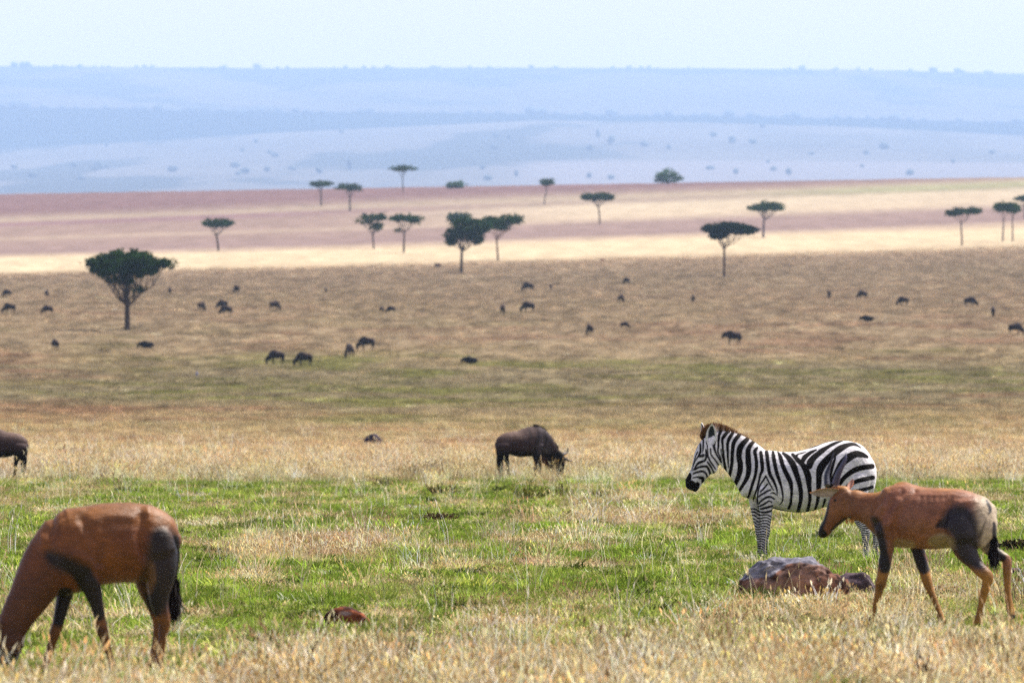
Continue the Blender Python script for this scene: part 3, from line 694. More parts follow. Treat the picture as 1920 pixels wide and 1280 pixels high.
for px, row, w_, h_, cc, lab in [
    (25, 1018, 9, 7, (108, 112, 142), 'small blue grey stone left of the grazing antelope back'),
    (20, 1003, 7, 4, (130, 104, 118), 'tiny pinkish stone just above the blue grey stone at left'),
    (342, 1193, 24, 9, (112, 92, 108), 'flat mauve stone beside the hind hooves of the grazing antelope'),
    (577, 1162, 11, 4, (130, 80, 72), 'small flat reddish stone left of the smooth brown boulder'),
    (693, 1134, 6, 3, (140, 96, 90), 'tiny pinkish stone above the smooth brown boulder'),
    (1780, 1092, 13, 8, (120, 104, 116), 'grey mauve stone between the walking antelope front and hind legs'),
    (1904, 1092, 18, 15, (96, 72, 84), 'dark stone right of the walking antelope hind leg'),
    (1896, 1138, 24, 10, (110, 88, 104), 'flat mauve stone low down at the right edge'),
    (1872, 1088, 8, 6, (84, 70, 76), 'small dark stone between the walking antelope hind legs'),
    (1140, 1158, 22, 4, (120, 124, 150), 'low blue grey stone flush with the turf below centre'),
    (700, 836, 17, 15, (58, 46, 62), 'dark boulder in the straw left of the grazing wildebeest'),
    (735, 838, 9, 4, (92, 64, 66), 'low brown stone right of the dark boulder in the straw'),
    (1497, 834, 11, 6, (110, 86, 96), 'mauve stone showing behind the zebra back'),
    (821, 500, 8, 4, (70, 44, 50), 'dark low mound on the edge of the bright grass band'),
    (1129, 489, 5, 3, (130, 84, 72), 'tiny brown mound on the edge of the bright grass band'),
    (940, 1120, 7, 4, (116, 106, 116), 'small grey stone in turf below centre'),
    (392, 1084, 6, 4, (108, 96, 110), 'small grey stone right of the grazing antelope')]:
    rock(px, row, [[(px-w_*.5, row-h_*.4, h_*.8), (px, row-h_*.6, h_), (px+w_*.5, row-h_*.35, h_*.75)]], grey_col(cc), lab,
         name='rock', seed=px, rough=.02*(1 if h_ > 5 else .5), voxel=.03 if row > 900 else .12, depth=1.1)
# ---------------------------------------------------------------- animals
def body_tools(px0, row0_, s_extra=1):
    X, D, Z, s = place(px0, row0_)
    return X, D, Z, s
def cone_horn(name, pts, radii, root, mat_col, rings=0):
    """ringed horn through 3-D points"""
    V, F, C = [], [], []; P = []; n = len(pts)
    for i in range(n-1):
        a, b_, c, d = [Vector(pts[k]) for k in (max(i-1, 0), i, i+1, min(i+2, n-1))]
        ra, rb = radii[i], radii[i+1]
        for k in range(8):
            t = k/8; q = .5*((2*b_)+(c-a)*t+(2*a-5*b_+4*c-d)*t*t+(3*b_-a-3*c+d)*t**3); P.append((q, ra+(rb-ra)*t))
    P.append((Vector(pts[-1]), radii[-1])); m = len(P)
    for i, (p, r) in enumerate(P):
        d = (P[min(i+1, m-1)][0]-P[max(i-1, 0)][0]).normalized(); u = d.cross(Vector((0, 1, .1))).normalized(); v = d.cross(u)
        if rings and i < m*.75: r *= 1+.10*math.sin(i*rings)
        for j in range(10):
            a = .62832*j; V.append(tuple(p+u*math.cos(a)*r+v*math.sin(a)*r)); C.append(mat_col)
    for i in range(m-1):
        for j in range(10):
            a = i*10+j; b_ = i*10+(j+1) % 10; F.append((a, b_, b_+10, a+10))
    F.append(tuple(range(10))[::-1]); F.append(tuple((m-1)*10+j for j in range(10)))
    return mesh_np(name, V, F, root, m_horn, np.array([lin(c) for c in C]))
def hair(name, roots, root, col0, col1, wd=.006, seed=1):
    """roots: list of (point, direction*length) -> many narrow tapered hairs"""
    r = random.Random(seed); V, F, C = [], [], []
    for rt in roots:
        p, d = rt[0], rt[1]
        p = Vector(p); d = Vector(d); a = r.random()*3.14; w_ = Vector((math.cos(a), math.sin(a), 0))*wd
        k = len(V); q = p+d*.55+Vector((r.uniform(-1, 1), r.uniform(-1, 1), 0))*d.length*.05
        V += [tuple(p-w_), tuple(p+w_), tuple(q+w_*.7), tuple(q-w_*.7), tuple(p+d)]
        F += [(k, k+1, k+2, k+3), (k+3, k+2, k+4)]
        t = r.random(); c0 = lin(rt[2] if len(rt) > 2 else col0)*(.7+.6*t); c1 = lin(col1)*(.7+.6*t); C += [c0, c0, (c0+c1)/2, (c0+c1)/2, c1]
    return mesh_np(name, V, F, root, m_hair, np.array(C), smooth=False)
def leafear(name, base, tip, wid, normal, root, col_in, col_out, rim=None, cup=.35):
    """cupped pointed ear with thickness"""
    base, tip = Vector(base), Vector(tip); ax = tip-base; L = ax.length; ax.normalize(); nr = Vector(normal).normalized()
    sd = ax.cross(nr).normalized(); nr = sd.cross(ax).normalized(); V, F, C = [], [], []
    nu, nv = 14, 9
    for side in (0, 1):
        for i in range(nu):
            f = i/(nu-1); ww = wid*(math.sin(math.pi*min(1, .18+.82*f)**1.0)**.8 if f < .995 else .02); ww = max(ww, .002)
            for j in range(nv):
                g = 2*j/(nv-1)-1; dep = -cup*ww*(1-g*g) - side*.010*(1-.6*g*g)
                V.append(tuple(base+ax*L*f+sd*g*ww*.5*1.0+nr*dep))
                c = lin(col_in if side == 0 else col_out)
                if rim and side == 0 and (abs(g) > .5): c = lin(rim)
                if rim and f > .86: c = lin(rim)
                C.append(c)
    for side in (0, 1):
        o_ = side*nu*nv
        for i in range(nu-1):
            for j in range(nv-1):
                a = o_+i*nv+j; q = (a, a+1, a+nv+1, a+nv); F.append(q if side == 0 else q[::-1])
    h = nu*nv
    for i in range(nu-1):
        a = i*nv; F.append((a, a+nv, a+nv+h, a+h)); a = i*nv+nv-1; F.append((a+nv, a, a+h, a+nv+h))
    return mesh_np(name, V, F, root, m_coat, np.array(C))
def ball(name, p, r, col, root, mat=None, sc=(1, 1, 1)):
    bm = bmesh.new(); bmesh.ops.create_uvsphere(bm, u_segments=14, v_segments=10, radius=r)
    V = [(v.co.x*sc[0]+p[0], v.co.y*sc[1]+p[1], v.co.z*sc[2]+p[2]) for v in bm.verts]; F = [tuple(v.index for v in f.verts) for f in bm.faces]; bm.free()
    return mesh_np(name, V, F, root, mat or m_horn, np.tile(lin(col), (len(V), 1)))

def dk_(c):
    return c*np.clip(c.max(1)/.10, .38, 1)[:, None]
# ================= zebra ============================================================
def make_zebra():
    px0, rw = 1440, 1052; X, D, Z, s = place(px0, rw)
    root = empty('zebra', (X, D, Z)); tag(root, 'black and white striped zebra standing side-on behind the boulder', 'zebra')
    K = 4.4143; S = s*K; U0 = (px0-1260)*K; V0 = (rw-770)*K     # work in crop units of the zebra
    T = []
    # torso
    T.append([(640, 640, 95, .10), (690, 590, 170, .15), (760, 560, 232, .19), (860, 568, 238, .23), (960, 582, 246, .27), (1070, 582, 254, .285), (1180, 556, 252, .28), (1290, 515, 252, .265), (1400, 480, 243, .255), (1480, 465, 216, .24), (1532, 480, 180, .20), (1566, 500, 142, .12)])
    T.append([(1480, 440, 175, .20), (1545, 500, 150, .19), (1560, 590, 130, .17)])
    # neck
    T.append([(740, 560, 215, .16), (660, 470, 190, .125), (575, 385, 172, .10), (490, 320, 152, .085), (410, 270, 128, .078), (355, 240, 90, .07)])
    # head
    T.append([(345, 265, 100, .075), (318, 330, 116, .088), (285, 400, 112, .088), (245, 475, 88, .072), (205, 540, 72, .060), (172, 590, 66, .056), (160, 618, 52, .050)])
    T.append([(300, 430, 70, .095), (330, 470, 50, .07)])
    T.append([(215, 600, 30, .045), (190, 640, 26, .045)])
    # legs: near fore, far fore, near hind, far hind
    T.append([(775, 640, 105, .10, -.10), (778, 720, 80, .085, -.12), (774, 800, 57, .068, -.12), (776, 880, 47, .052, -.12), (772, 960, 38, .045, -.12), (770, 1010, 38, .045, -.12), (765, 1060, 27, .032, -.12), (763, 1140, 24, .028, -.12), (758, 1190, 28, .034, -.12), (752, 1225, 32, .04, -.12), (748, 1245, 33, .042, -.12)])
    T.append([(700, 700, 75, .08, .12), (695, 790, 46, .06, .12), (704, 880, 36, .045, .12), (716, 960, 30, .04, .12), (722, 1010, 30, .04, .12), (726, 1060, 22, .028, .12), (728, 1140, 20, .026, .12), (724, 1190, 25, .032, .12), (720, 1240, 28, .036, .12)])
    T.append([(1500, 560, 150, .13, -.10), (1500, 680, 118, .11, -.12), (1512, 790, 82, .085, -.13), (1545, 880, 54, .06, -.13), (1590, 965, 43, .048, -.13), (1600, 1010, 38, .042, -.13), (1598, 1090, 27, .032, -.13), (1600, 1160, 27, .032, -.13), (1604, 1200, 34, .038, -.13), (1600, 1245, 38, .044, -.13)])
    T.append([(1540, 620, 110, .11, .12), (1580, 740, 84, .09, .13), (1610, 840, 60, .07, .13), (1655, 930, 44, .05, .13), (1690, 985, 40, .045, .13), (1694, 1040, 30, .035, .13), (1690, 1120, 25, .03, .13), (1690, 1190, 30, .036, .13), (1688, 1240, 34, .04, .13)])
    # tail
    T.append([(1632, 400, 16, .02), (1658, 480, 15, .02), (1662, 600, 13, .018), (1655, 720, 12, .016)])
    me, co = fuse(T, S, U0, V0, 0, .0085, 7, 24, 2.25)
    u = co[:, 0]*S+U0; v = V0-co[:, 2]*S
    def conv(lines, ox, oy, sc):   # crop -> zebra crop units
        return [[((ox+x/sc-1260)*K, (oy+y/sc-770)*K, w_/sc*K) for x, y, w_ in L] for L in lines]
    NK = conv([[(95,110,44),(60,190,42),(52,280,34),(48,360,28),(42,430,22)],
        [(190,130,52),(130,200,50),(105,250,38),(112,350,32),(120,450,34),(130,550,38),(148,650,38),(150,750,32),(158,790,28)],
        [(85,380,14),(95,450,14),(110,520,10)],
        [(255,150,52),(205,230,52),(182,300,44),(182,400,40),(185,500,32),(190,600,22),(198,650,8)],
        [(345,180,62),(290,250,60),(262,310,58),(250,400,54),(245,500,50),(238,600,48),(220,700,46),(203,790,42),(195,850,36)],
        [(460,240,62),(400,300,77),(355,370,86),(342,450,82),(345,520,78),(360,600,82),(355,680,78),(335,760,70),(300,850,62),(265,910,50)],
        [(545,280,52),(500,330,62),(470,400,72),(468,500,80),(475,600,82),(475,700,72),(450,790,62),(400,880,50),(345,970,42)],
        [(600,360,32),(565,410,57),(575,480,50),(585,560,50),(582,660,48),(565,760,44),(530,870,44),(500,970,40),(475,1050,36),(440,1100,34),(430,1140,30)],
        [(650,430,52),(655,500,54),(665,600,56),(665,680,50),(640,740,36),(615,850,30),(595,930,30),(570,1000,26),(550,1080,18),(545,1120,8)],
        [(715,760,26),(680,820,26),(640,880,24),(610,960,22),(600,1050,20),(605,1150,20)],[(720,770,26),(760,850,24),(800,920,20),(825,960,12)],
        [(740,870,26),(690,930,26),(640,980,22)],[(780,955,24),(740,970,28),(690,1000,28),(640,1030,28),(615,1050,20)],[(860,1020,18),(820,995,24),(780,1000,14)],
        [(835,1085,26),(790,1055,30),(740,1055,34),(690,1080,30),(640,1120,26),(620,1150,20)],[(800,1130,20),(760,1110,22),(700,1150,30),(640,1180,28),(615,1190,20)],
        [(810,1180,30),(740,1200,36),(680,1215,34),(610,1230,22)],[(810,1240,26),(740,1265,32),(610,1275,24)]], 1340, 790, 7.53)
    TR = conv([[(155,145,66),(165,260,66),(180,380,62),(205,520,62),(270,640,52),(310,740,38),(330,820,26),(332,890,10)],
        [(265,150,52),(275,250,72),(300,400,68),(330,520,66),(370,640,58),(400,740,42),(420,840,32),(428,950,28),(400,1020,24),(360,1050,8)],
        [(350,150,30),(385,220,70),(420,360,78),(470,480,82),(520,580,86),(560,680,78),(575,800,54),(570,920,46),(560,1030,52),(530,1110,50)],
        [(440,170,52),(520,240,92),(600,360,112),(650,500,102),(690,620,92),(720,740,82),(735,860,78),(730,980,68),(705,1100,66),(690,1180,60)],
        [(600,190,60),(680,280,84),(770,370,96),(830,480,112),(860,580,114),(870,700,86),(885,820,74),(890,940,56),(875,1060,58),(850,1170,52)],
        [(850,440,60),(880,320,90),(980,220,104),(1100,130,66),(1150,90,20)],[(750,340,66),(800,240,84),(900,160,62),(1000,110,30)],
        [(650,230,60),(690,185,26),(760,165,24),(830,145,10)],
        [(1290,180,112),(1200,250,106),(1120,330,106),(1060,430,116),(1040,560,104),(1040,700,92),(1035,820,74),(1030,930,62),(1010,1040,52),(980,1150,42)],
        [(1150,960,44),(1130,1040,36),(1110,1090,28)],[(240,1100,10),(400,1140,26),(520,1172,26),(700,1185,20),(850,1180,20)]], 1420, 830, 9.143)
    RM = conv([[(0,280,16),(200,228,20),(400,150,26),(560,112,24),(700,100,18),(850,120,12)],
        [(150,540,70),(185,440,90),(240,370,84),(340,290,84),(450,220,56),(560,165,46),(680,130,18)],
        [(285,860,84),(290,700,90),(330,560,112),(420,440,104),(520,340,110),(640,250,108),(760,195,72),(870,185,52),(970,240,18)],
        [(400,980,60),(430,850,70),(460,700,66),(500,550,58),(545,420,36),(560,370,16)],
        [(470,900,90),(510,780,94),(590,620,112),(660,490,116),(760,400,128),(880,340,112),(980,350,92),(1070,385,50)],
        [(560,900,80),(620,810,76),(700,710,74),(800,630,84),(900,580,90),(1020,550,88),(1150,535,86)],
        [(640,930,60),(760,840,52),(880,780,70),(1000,745,78),(1160,715,72)],[(740,990,60),(900,930,60),(1050,895,60),(1150,865,54)],
        [(800,1080,56),(950,1020,56),(1150,985,50)],[(820,1170,46),(980,1120,46),(1150,1090,40)]], 1500, 810, 8.533)
    HD = conv([[(330,340,50),(300,400,50),(262,480,56),(235,560,40),(220,650,26),(195,740,18),(170,830,12),(150,900,20)],
        [(345,420,28),(350,500,34),(345,560,40),(305,640,28),(265,700,22),(235,770,16),(200,870,12)],[(400,350,26),(395,470,28),(385,560,20)],
        [(300,560,26),(270,620,22),(245,700,14),(215,790,10)],[(340,630,50),(400,612,48)],
        [(440,520,28),(445,640,36),(420,705,38),(350,730,46),(300,760,40),(260,820,24),(215,880,12)],
        [(450,400,22),(470,480,22),(472,600,30),(505,700,30),(560,780,30),(605,850,22)],[(520,500,26),(530,600,26),(590,680,26),(640,750,26),(690,820,22)],
        [(560,440,26),(600,560,24),(650,650,24),(700,730,24)],[(610,350,28),(590,460,26),(620,580,24),(690,690,22)],
        [(250,860,32),(320,820,38),(400,805,42),(460,810,42),(500,880,42),(525,970,32)],[(470,730,32),(520,800,36),(560,870,32),(585,930,24)],
        [(225,930,28),(300,900,34),(380,890,38),(440,920,36),(470,1000,32)],[(220,1000,24),(290,985,26),(350,1000,52),(390,1010,60),(385,1070,50)],
        [(655,480,30),(650,560,26),(690,650,24),(712,740,20)],[(145,960,110),(125,1080,140),(190,1140,190),(250,1190,130),(300,1110,80)]], 1275, 785, 9.144)
    dmin = np.full(len(u), 1e9)
    hx = (u < 400) | (v < 0)
    neckhead = (u < 420) & (v > 120)
    for L in NK:
        d = polyd(u, v, catmull(L, 4)); dmin = np.minimum(dmin, d)
    for L in TR:
        dmin = np.minimum(dmin, np.where(u > 700, polyd(u, v, catmull(L, 4)), 1e9))
    for L in RM:
        dmin = np.minimum(dmin, np.where(u > 1050, polyd(u, v, catmull(L, 4)), 1e9))
    for L in HD:
        dmin = np.minimum(dmin, np.where(u < 460, polyd(u, v, catmull(L, 4)), 1e9))
    # legs: bands that follow the limb
    legz = ((v > 800) & (u < 860)) | ((v > 700) & (u > 1380))
    per = np.interp(v, [700, 850, 1000, 1200], [34, 26, 22, 19])
    ph = v + 9*np.sin(u*.055+v*.01) + 10*(fbm(u*.02, v*.012, 7, 2)-.5)*2 + .35*(u-760)*np.where(u < 900, -.6, .9)
    acc = np.interp(v, np.linspace(600, 1300, 60), np.cumsum(np.concatenate([[0], (700/59)/np.interp(np.linspace(600, 1300, 59), [700, 850, 1000, 1200], [34, 26, 22, 19])])))
    st = np.sin(2*math.pi*(acc + (ph-v)/per))
    dleg = np.where(st > -.12, -3., 3.)*np.clip(np.abs(st+.12)*3, .3, 1)
    lk = legz & ((v > 880) | ((u > 1300)))
    lk2 = (v > 850) & (u < 880)
    dmin = np.where(lk | lk2 | ((v > 800) & (u < 740)), dleg, dmin)
    k = 1-sst(-2.2, 2.6, dmin)
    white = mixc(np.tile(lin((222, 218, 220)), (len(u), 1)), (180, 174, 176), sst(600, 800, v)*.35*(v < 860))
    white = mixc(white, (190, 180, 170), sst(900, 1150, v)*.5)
    # faint brown shadow stripes of the hindquarters
    c = mixc(white, (14, 8, 8), k)
    c = mixc(c, (24, 20, 20), sst(1205, 1225, v))
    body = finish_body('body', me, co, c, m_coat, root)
    P = lambda uu, vv, y: ((uu-U0)/S, y, (V0-vv)/S)
    # mane: upright crest of hair from the poll to the withers
    r = random.Random(4); roots = []
    crest = [(252, 226, 240, 192), (270, 200, 258, 138), (302, 170, 291, 108), (350, 150, 350, 95), (400, 160, 412, 104), (450, 185, 470, 128), (520, 225, 545, 170), (590, 270, 618, 212), (650, 308, 676, 250), (700, 332, 722, 292), (745, 345, 765, 322)]
    for _ in range(5200):
        f = r.random()*(len(crest)-1.001); i = int(f); f -= i; q = [crest[i][k]*(1-f)+crest[i+1][k]*f for k in range(4)]
        y = r.gauss(0, .012); p = P(q[0], q[1]+14, y); tp = P(q[2]+r.gauss(0, 9), q[3]+r.gauss(6, 11), y*1.5)
        su, sv = np.array([q[0]*.5+q[2]*.5+8]), np.array([q[1]*.5+q[3]*.5+20]); dd = min(float(polyd(su, sv, L_)[0]) for L_ in NK)
        roots.append((p, Vector(tp)-Vector(p), (34, 22, 20) if dd < 0 or q[0] < 330 else (206, 196, 186)))
    hair('mane', roots, root, (30, 20, 18), (140, 98, 58), .005, 3)
    # the stripes carry on into the mane's lower part
    leafear('ear', P(320, 272, -.075), P(328, 102, -.10), .130, (-.1, -1, .0), root, (52, 56, 60), (200, 198, 196), (226, 224, 222))
    leafear('ear', P(262, 225, .06), P(243, 92, .085), .085, (-.9, -.5, .05), root, (60, 40, 36), (190, 180, 178), (226, 224, 222))
    ball('eye', P(252, 368, -.083), .019, (14, 10, 9), root, sc=(1.1, .6, .9))
    ball('nostril', P(128, 590, -.040), .012, (8, 6, 6), root, sc=(.8, .6, 1.3))
    tl = [(P(1650+r.gauss(0, 4), 690+r.gauss(0, 10), r.gauss(0, .012)), Vector((r.gauss(0, .015), r.gauss(0, .015), -.28-.1*r.random()))) for _ in range(300)]
    hair('tail_tuft', tl, root, (26, 20, 20), (40, 30, 28), .005, 5)
    CLEAR.append((X, D-2.5, 1.0, 3.5))
make_zebra()

# ================= topi antelopes ===================================================
def topi_col_common(c, co, v_hi):
    return c
def make_topi_walking():
    px0, rw = 1700, 1180; X, D, Z, s = place(px0, rw)
    root = empty('topi_antelope', (X, D, Z)); tag(root, 'reddish brown antelope with dark hip patch walking left in front of the zebra', 'antelope', 'large brown antelopes')
    K = 4.0; S = s*K; U0 = (px0-1500)*K; V0 = (rw-880)*K; yaw = math.radians(16)
    T = []
    T.append([(560, 400, 70, .08), (610, 385, 165, .13), (690, 370, 225, .16), (780, 352, 246, .185), (880, 362, 232, .205), (990, 372, 232, .215), (1100, 366, 226, .215), (1200, 350, 206, .20), (1290, 340, 172, .18), (1350, 335, 135, .14), (1385, 345, 100, .09)])
    T.append([(700, 190, 60, .05), (775, 165, 72, .06), (870, 180, 48, .06)])                   # withers hump
    T.append([(1290, 330, 150, 0.12, -0.07), (1340, 420, 130, 0.11, -0.07), (1320, 510, 90, 0.09, -0.08)])   # near buttock
    T.append([(1340, 330, 130, 0.1, 0.09), (1378, 420, 92, 0.09, 0.09), (1390, 540, 66, 0.07, 0.1)])     # far buttock
    T.append([(1180, 400, 128, 0.09, -0.15), (1215, 480, 112, 0.09, -0.15)])                            # haunch
    T.append([(650, 380, 110, 0.07, -0.11), (690, 300, 80, 0.06, -0.11), (650, 480, 95, 0.07, -0.11)])          # shoulder
    T.append([(690, 360, 195, .12), (600, 320, 158, .10), (530, 300, 128, .085), (470, 285, 112, .075), (420, 268, 112, .072), (380, 258, 106, .066)])
    T.append([(370, 235, 100, .068), (325, 262, 104, .075), (290, 320, 92, .07), (255, 375, 68, .06), (220, 425, 52, .05), (192, 465, 46, .046), (178, 485, 38, .04)])
    T.append([(340, 170, 44, .06), (300, 160, 36, .05), (262, 150, 24, .042)])
    # legs
    T.append([(640, 460, 78, 0.075, -0.09), (648, 560, 62, 0.065, -0.1), (645, 640, 49, 0.052, -0.1), (630, 730, 46.36, 0.0512, -0.1), (615, 810, 41.48, 0.0464, -0.1), (603, 860, 42.7, 0.0464, -0.1), (594, 905, 31.72, 0.0342, -0.1), (572, 1000, 25.62, 0.0268, -0.1), (556, 1080, 23.18, 0.0268, -0.1), (543, 1125, 29.28, 0.0329, -0.1), (528, 1165, 26.84, 0.0342, -0.1), (515, 1196, 29.28, 0.0366, -0.1)])
    T.append([(860, 500, 70, 0.07, 0.1), (885, 600, 50, 0.055, 0.1), (912, 690, 46.36, 0.0512, 0.1), (935, 770, 40.26, 0.0439, 0.1), (957, 845, 37.82, 0.0415, 0.1), (978, 905, 29.28, 0.0317, 0.1), (1012, 985, 23.18, 0.0256, 0.1), (1040, 1060, 21.96, 0.0256, 0.1), (1058, 1115, 28.06, 0.0317, 0.1), (1075, 1165, 28.06, 0.0342, 0.1)])
    T.append([(1190, 430, 140, 0.1, -0.09), (1215, 540, 112, 0.09, -0.11), (1240, 620, 85, 0.075, -0.11), (1295, 700, 56, 0.05, -0.11), (1350, 760, 51.24, 0.0464, -0.11), (1390, 800, 46.36, 0.0415, -0.11), (1384, 860, 36.6, 0.0342, -0.11), (1362, 940, 30.5, 0.0293, -0.11), (1345, 1020, 26.84, 0.0268, -0.11), (1333, 1085, 28.06, 0.0317, -0.11), (1322, 1130, 29.28, 0.0366, -0.11), (1312, 1170, 31.72, 0.039, -0.11)])
    T.append([(1370, 470, 85, 0.09, 0.1), (1400, 560, 66, 0.07, 0.1), (1440, 615, 50, 0.05, 0.1), (1500, 650, 40, 0.038, 0.1), (1543, 675, 34, 0.034, 0.1), (1546, 740, 32.94, 0.0329, 0.1), (1547, 840, 26.84, 0.0268, 0.1), (1552, 930, 24.4, 0.0256, 0.1), (1562, 1000, 26.84, 0.0293, 0.1), (1572, 1060, 29.28, 0.0354, 0.1), (1578, 1100, 29.28, 0.0366, 0.1)])
    T.append([(1388, 238, 14, .02), (1412, 300, 17, .022), (1436, 380, 16, .02), (1450, 460, 15, .02), (1448, 520, 14, .018)])
    me, co = fuse(T, S, U0, V0, yaw, .0075, 7, 22, 2.2)
    u = co[:, 0]*S+U0; v = V0-co[:, 2]*S
    near = co[:, 1] + co[:, 0]*math.tan(yaw) < .0
    n = fbm3(co, 5, 3, 3)
    disp = .010*(fbm3(co, 4.5, 44, 3)-.5)*(v < 620)
    for ln, dp in [([(620, 340, 22), (700, 250, 18), (760, 170, 8)], -.008), ([(700, 480, 20), (740, 330, 16), (860, 170, 8)], -.007), ([(1040, 470, 30), (1060, 380, 20), (1120, 280, 10)], -.008),
                   ([(560, 280, 14), (620, 200, 10)], -.006), ([(1190, 260, 20), (1290, 230, 10)], .008), ([(640, 150, 10), (590, 240, 14), (560, 360, 14)], .008), ([(730, 240, 30), (690, 340, 40), (650, 420, 30)], .009),
                   *[([(900+k*44, 215, 5), (880+k*40, 350, 6), (900+k*34, 480, 5)], -.0045) for k in range(6)], ([(1110, 250, 14), (1060, 330, 20), (1030, 430, 16)], -.009), ([(300, 300, 20), (340, 340, 16)], .005)]:
        disp += 2.0*dp*(1-sst(-12, 34, polyd(u, v, catmull(ln))))
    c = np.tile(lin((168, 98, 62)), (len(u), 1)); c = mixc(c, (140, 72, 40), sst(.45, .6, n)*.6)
    c = mixc(c, (214, 128, 50), (1-sst(0, 46, v-np.interp(u, [300, 430, 620, 700, 780, 900, 1200, 1400], [115, 145, 178, 120, 90, 135, 140, 200])))*.75)  # golden rim light along the back, put into the coat colour
    c = mixc(c, (186, 106, 88), sst(.5, .62, fbm3(co, 3, 12, 2))*.4*(u > 620)*(v < 420))
    rear = sst(1230, 1370, u + .25*(v-300)*(v < 480)); c = mixc(c, (226, 182, 152), rear*(v < 640)*.9)
    c = mixc(c, (190, 150, 104), (1-sst(-6, 26, polyd(u, v, catmull([(990, 540, 60), (1060, 540, 90), (1130, 560, 60)]))))*.8)
    c = mixc(c, (196, 150, 100), (1-sst(-6, 22, polyd(u, v, catmull([(740, 560, 70), (820, 570, 60)]))))*.7)
    c = mixc(c, (60, 36, 26), sst(594, 612, v)*(u > 700)*(u < 1150)*(v < 630)*.9)  # underside shade painted as a dark edge along the belly
    # face blaze and jaw
    head = (u < 430) & (v > 150)
    fl = np.interp(v, [150, 200, 300, 400, 470, 520], [205, 195, 192, 168, 138, 130])
    c = mixc(c, (128, 66, 38), head*sst(300, 420, v)*.6)
    c = mixc(c, (26, 20, 24), head*(1-sst(22, 40, u-fl))*sst(190, 230, v))
    c = mixc(c, (24, 18, 20), head*(1-sst(-4, 10, polyd(u, v, [(165, 478, 56), (182, 492, 50)]))))
    jaw = polyd(u, v, catmull([(240, 462, 10), (290, 412, 16), (345, 376, 18), (380, 366, 12)])); c = mixc(c, (44, 28, 24), head*(1-sst(-3, 10, jaw)))
    # limbs: orange below, slate above
    leg = sst(700, 800, v); c = mixc(c, (192, 118, 44), leg*.9)
    def patch(c, line, col=(58, 46, 54), m=None, k=.95, e=26):
        a = (1-sst(-e*.8, e*1.5, polyd(u, v, catmull(line))+26*(n-.5)*2))*k
        return mixc(c, col, a*(m if m is not None else 1))
    midy = co[:, 1] + co[:, 0]*math.tan(yaw)*1.0
    c = patch(c, [(1165, 380, 210), (1190, 400, 230), (1220, 480, 190), (1235, 580, 170), (1262, 650, 130), (1320, 705, 70), (1345, 725, 30)], m=(midy < .04)*(u > 1000), e=30)
    c = patch(c, [(1020, 425, 30), (1050, 412, 60), (1090, 400, 90)], m=(midy < 0)*(u > 980), e=14, col=(70, 52, 58))
    c = patch(c, [(560, 380, 50), (588, 450, 62), (605, 540, 66), (618, 640, 76), (640, 720, 70), (640, 750, 50)], m=(midy < 0.0)*(u < 760), e=16, col=(56, 42, 48))
    c = patch(c, [(590, 560, 60), (608, 660, 70), (630, 740, 80)], m=(u < 720)*(midy < .02), e=12, col=(48, 36, 40))
    c = patch(c, [(870, 600, 60), (900, 690, 90), (930, 745, 84)], m=(u > 800)*(u < 1010)*(v > 600), e=10, col=(44, 30, 32))
    c = patch(c, [(1420, 590, 90), (1460, 625, 80), (1510, 660, 50)], m=(midy > .05)*(u > 1350), e=12, col=(48, 34, 38))
    c = patch(c, [(1388, 236, 20), (1412, 300, 26), (1400, 340, 8)], e=6, col=(26, 20, 22)); c = patch(c, [(1440, 400, 30), (1450, 520, 34)], e=6, col=(30, 22, 24))
    c = patch(c, [(1404, 310, 6), (1370, 400, 8), (1330, 500, 8)], e=8, col=(70, 48, 40), k=.7)  # shade in the crease between the buttocks, drawn as a dark line
    c = patch(c, [(598, 870, 40), (600, 900, 30)], col=(90, 58, 36), e=12, k=.5, m=(u < 660))
    c = mixc(c, (34, 26, 24), sst(1168, 1182, v)*(u < 1200) + sst(1148, 1160, v)*(u > 1200)*(u < 1400) + sst(1082, 1092, v)*(u > 1400))
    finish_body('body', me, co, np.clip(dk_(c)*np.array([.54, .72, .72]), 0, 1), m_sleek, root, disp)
    def P(uu, vv, lat):
        x = (uu-U0)/S; ax = x-lat*math.sin(yaw); return (x, -ax*math.tan(yaw)+lat*math.cos(yaw), (V0-vv)/S)
    q = lambda px, py: ((px-1500)*K, (py-880)*K)
    hn = [q(1567, 909), q(1572.7, 890), q(1580.5, 873), q(1586, 860), (q(1586.5, 851))]; cone_horn('horn', [P(a, b_, l) for (a, b_), l in zip(hn, (-.03, -.05, -.06, -.06, -.05))], [.030, .026, .019, .011, .003], root, (64, 62, 84), 2.4)
    hf = [q(1552.5, 911), q(1552, 893), q(1556, 879), q(1561.5, 864), q(1565.6, 850)]; cone_horn('horn', [P(a, b_, l) for (a, b_), l in zip(hf, (.03, .06, .08, .08, .07))], [.026, .022, .016, .009, .003], root, (40, 42, 56), 2.4)
    leafear('ear', P(296, 176, -.06), P(76, 182, -.17), .085, (.0, -1, -.55), root, (150, 138, 118), (204, 124, 50), None, .3)
    leafear('ear', P(372, 140, .05), P(404, 74, .12), .055, (-.6, -.8, .1), root, (196, 150, 130), (200, 120, 60), None, .3)
    ball('eye', P(268, 236, -.076), .014, (12, 9, 8), root, sc=(1.1, .6, .8))
    r = random.Random(8)
    tt = [(P(1444+r.gauss(0, 9), 500+r.random()*120, .0+r.gauss(0, .012)), Vector((r.gauss(0, .018)+.004, r.gauss(0, .015), -.06-.12*r.random()))) for _ in range(900)]
    hair('tail_tuft', tt, root, (20, 15, 18), (34, 26, 28), .006, 5)
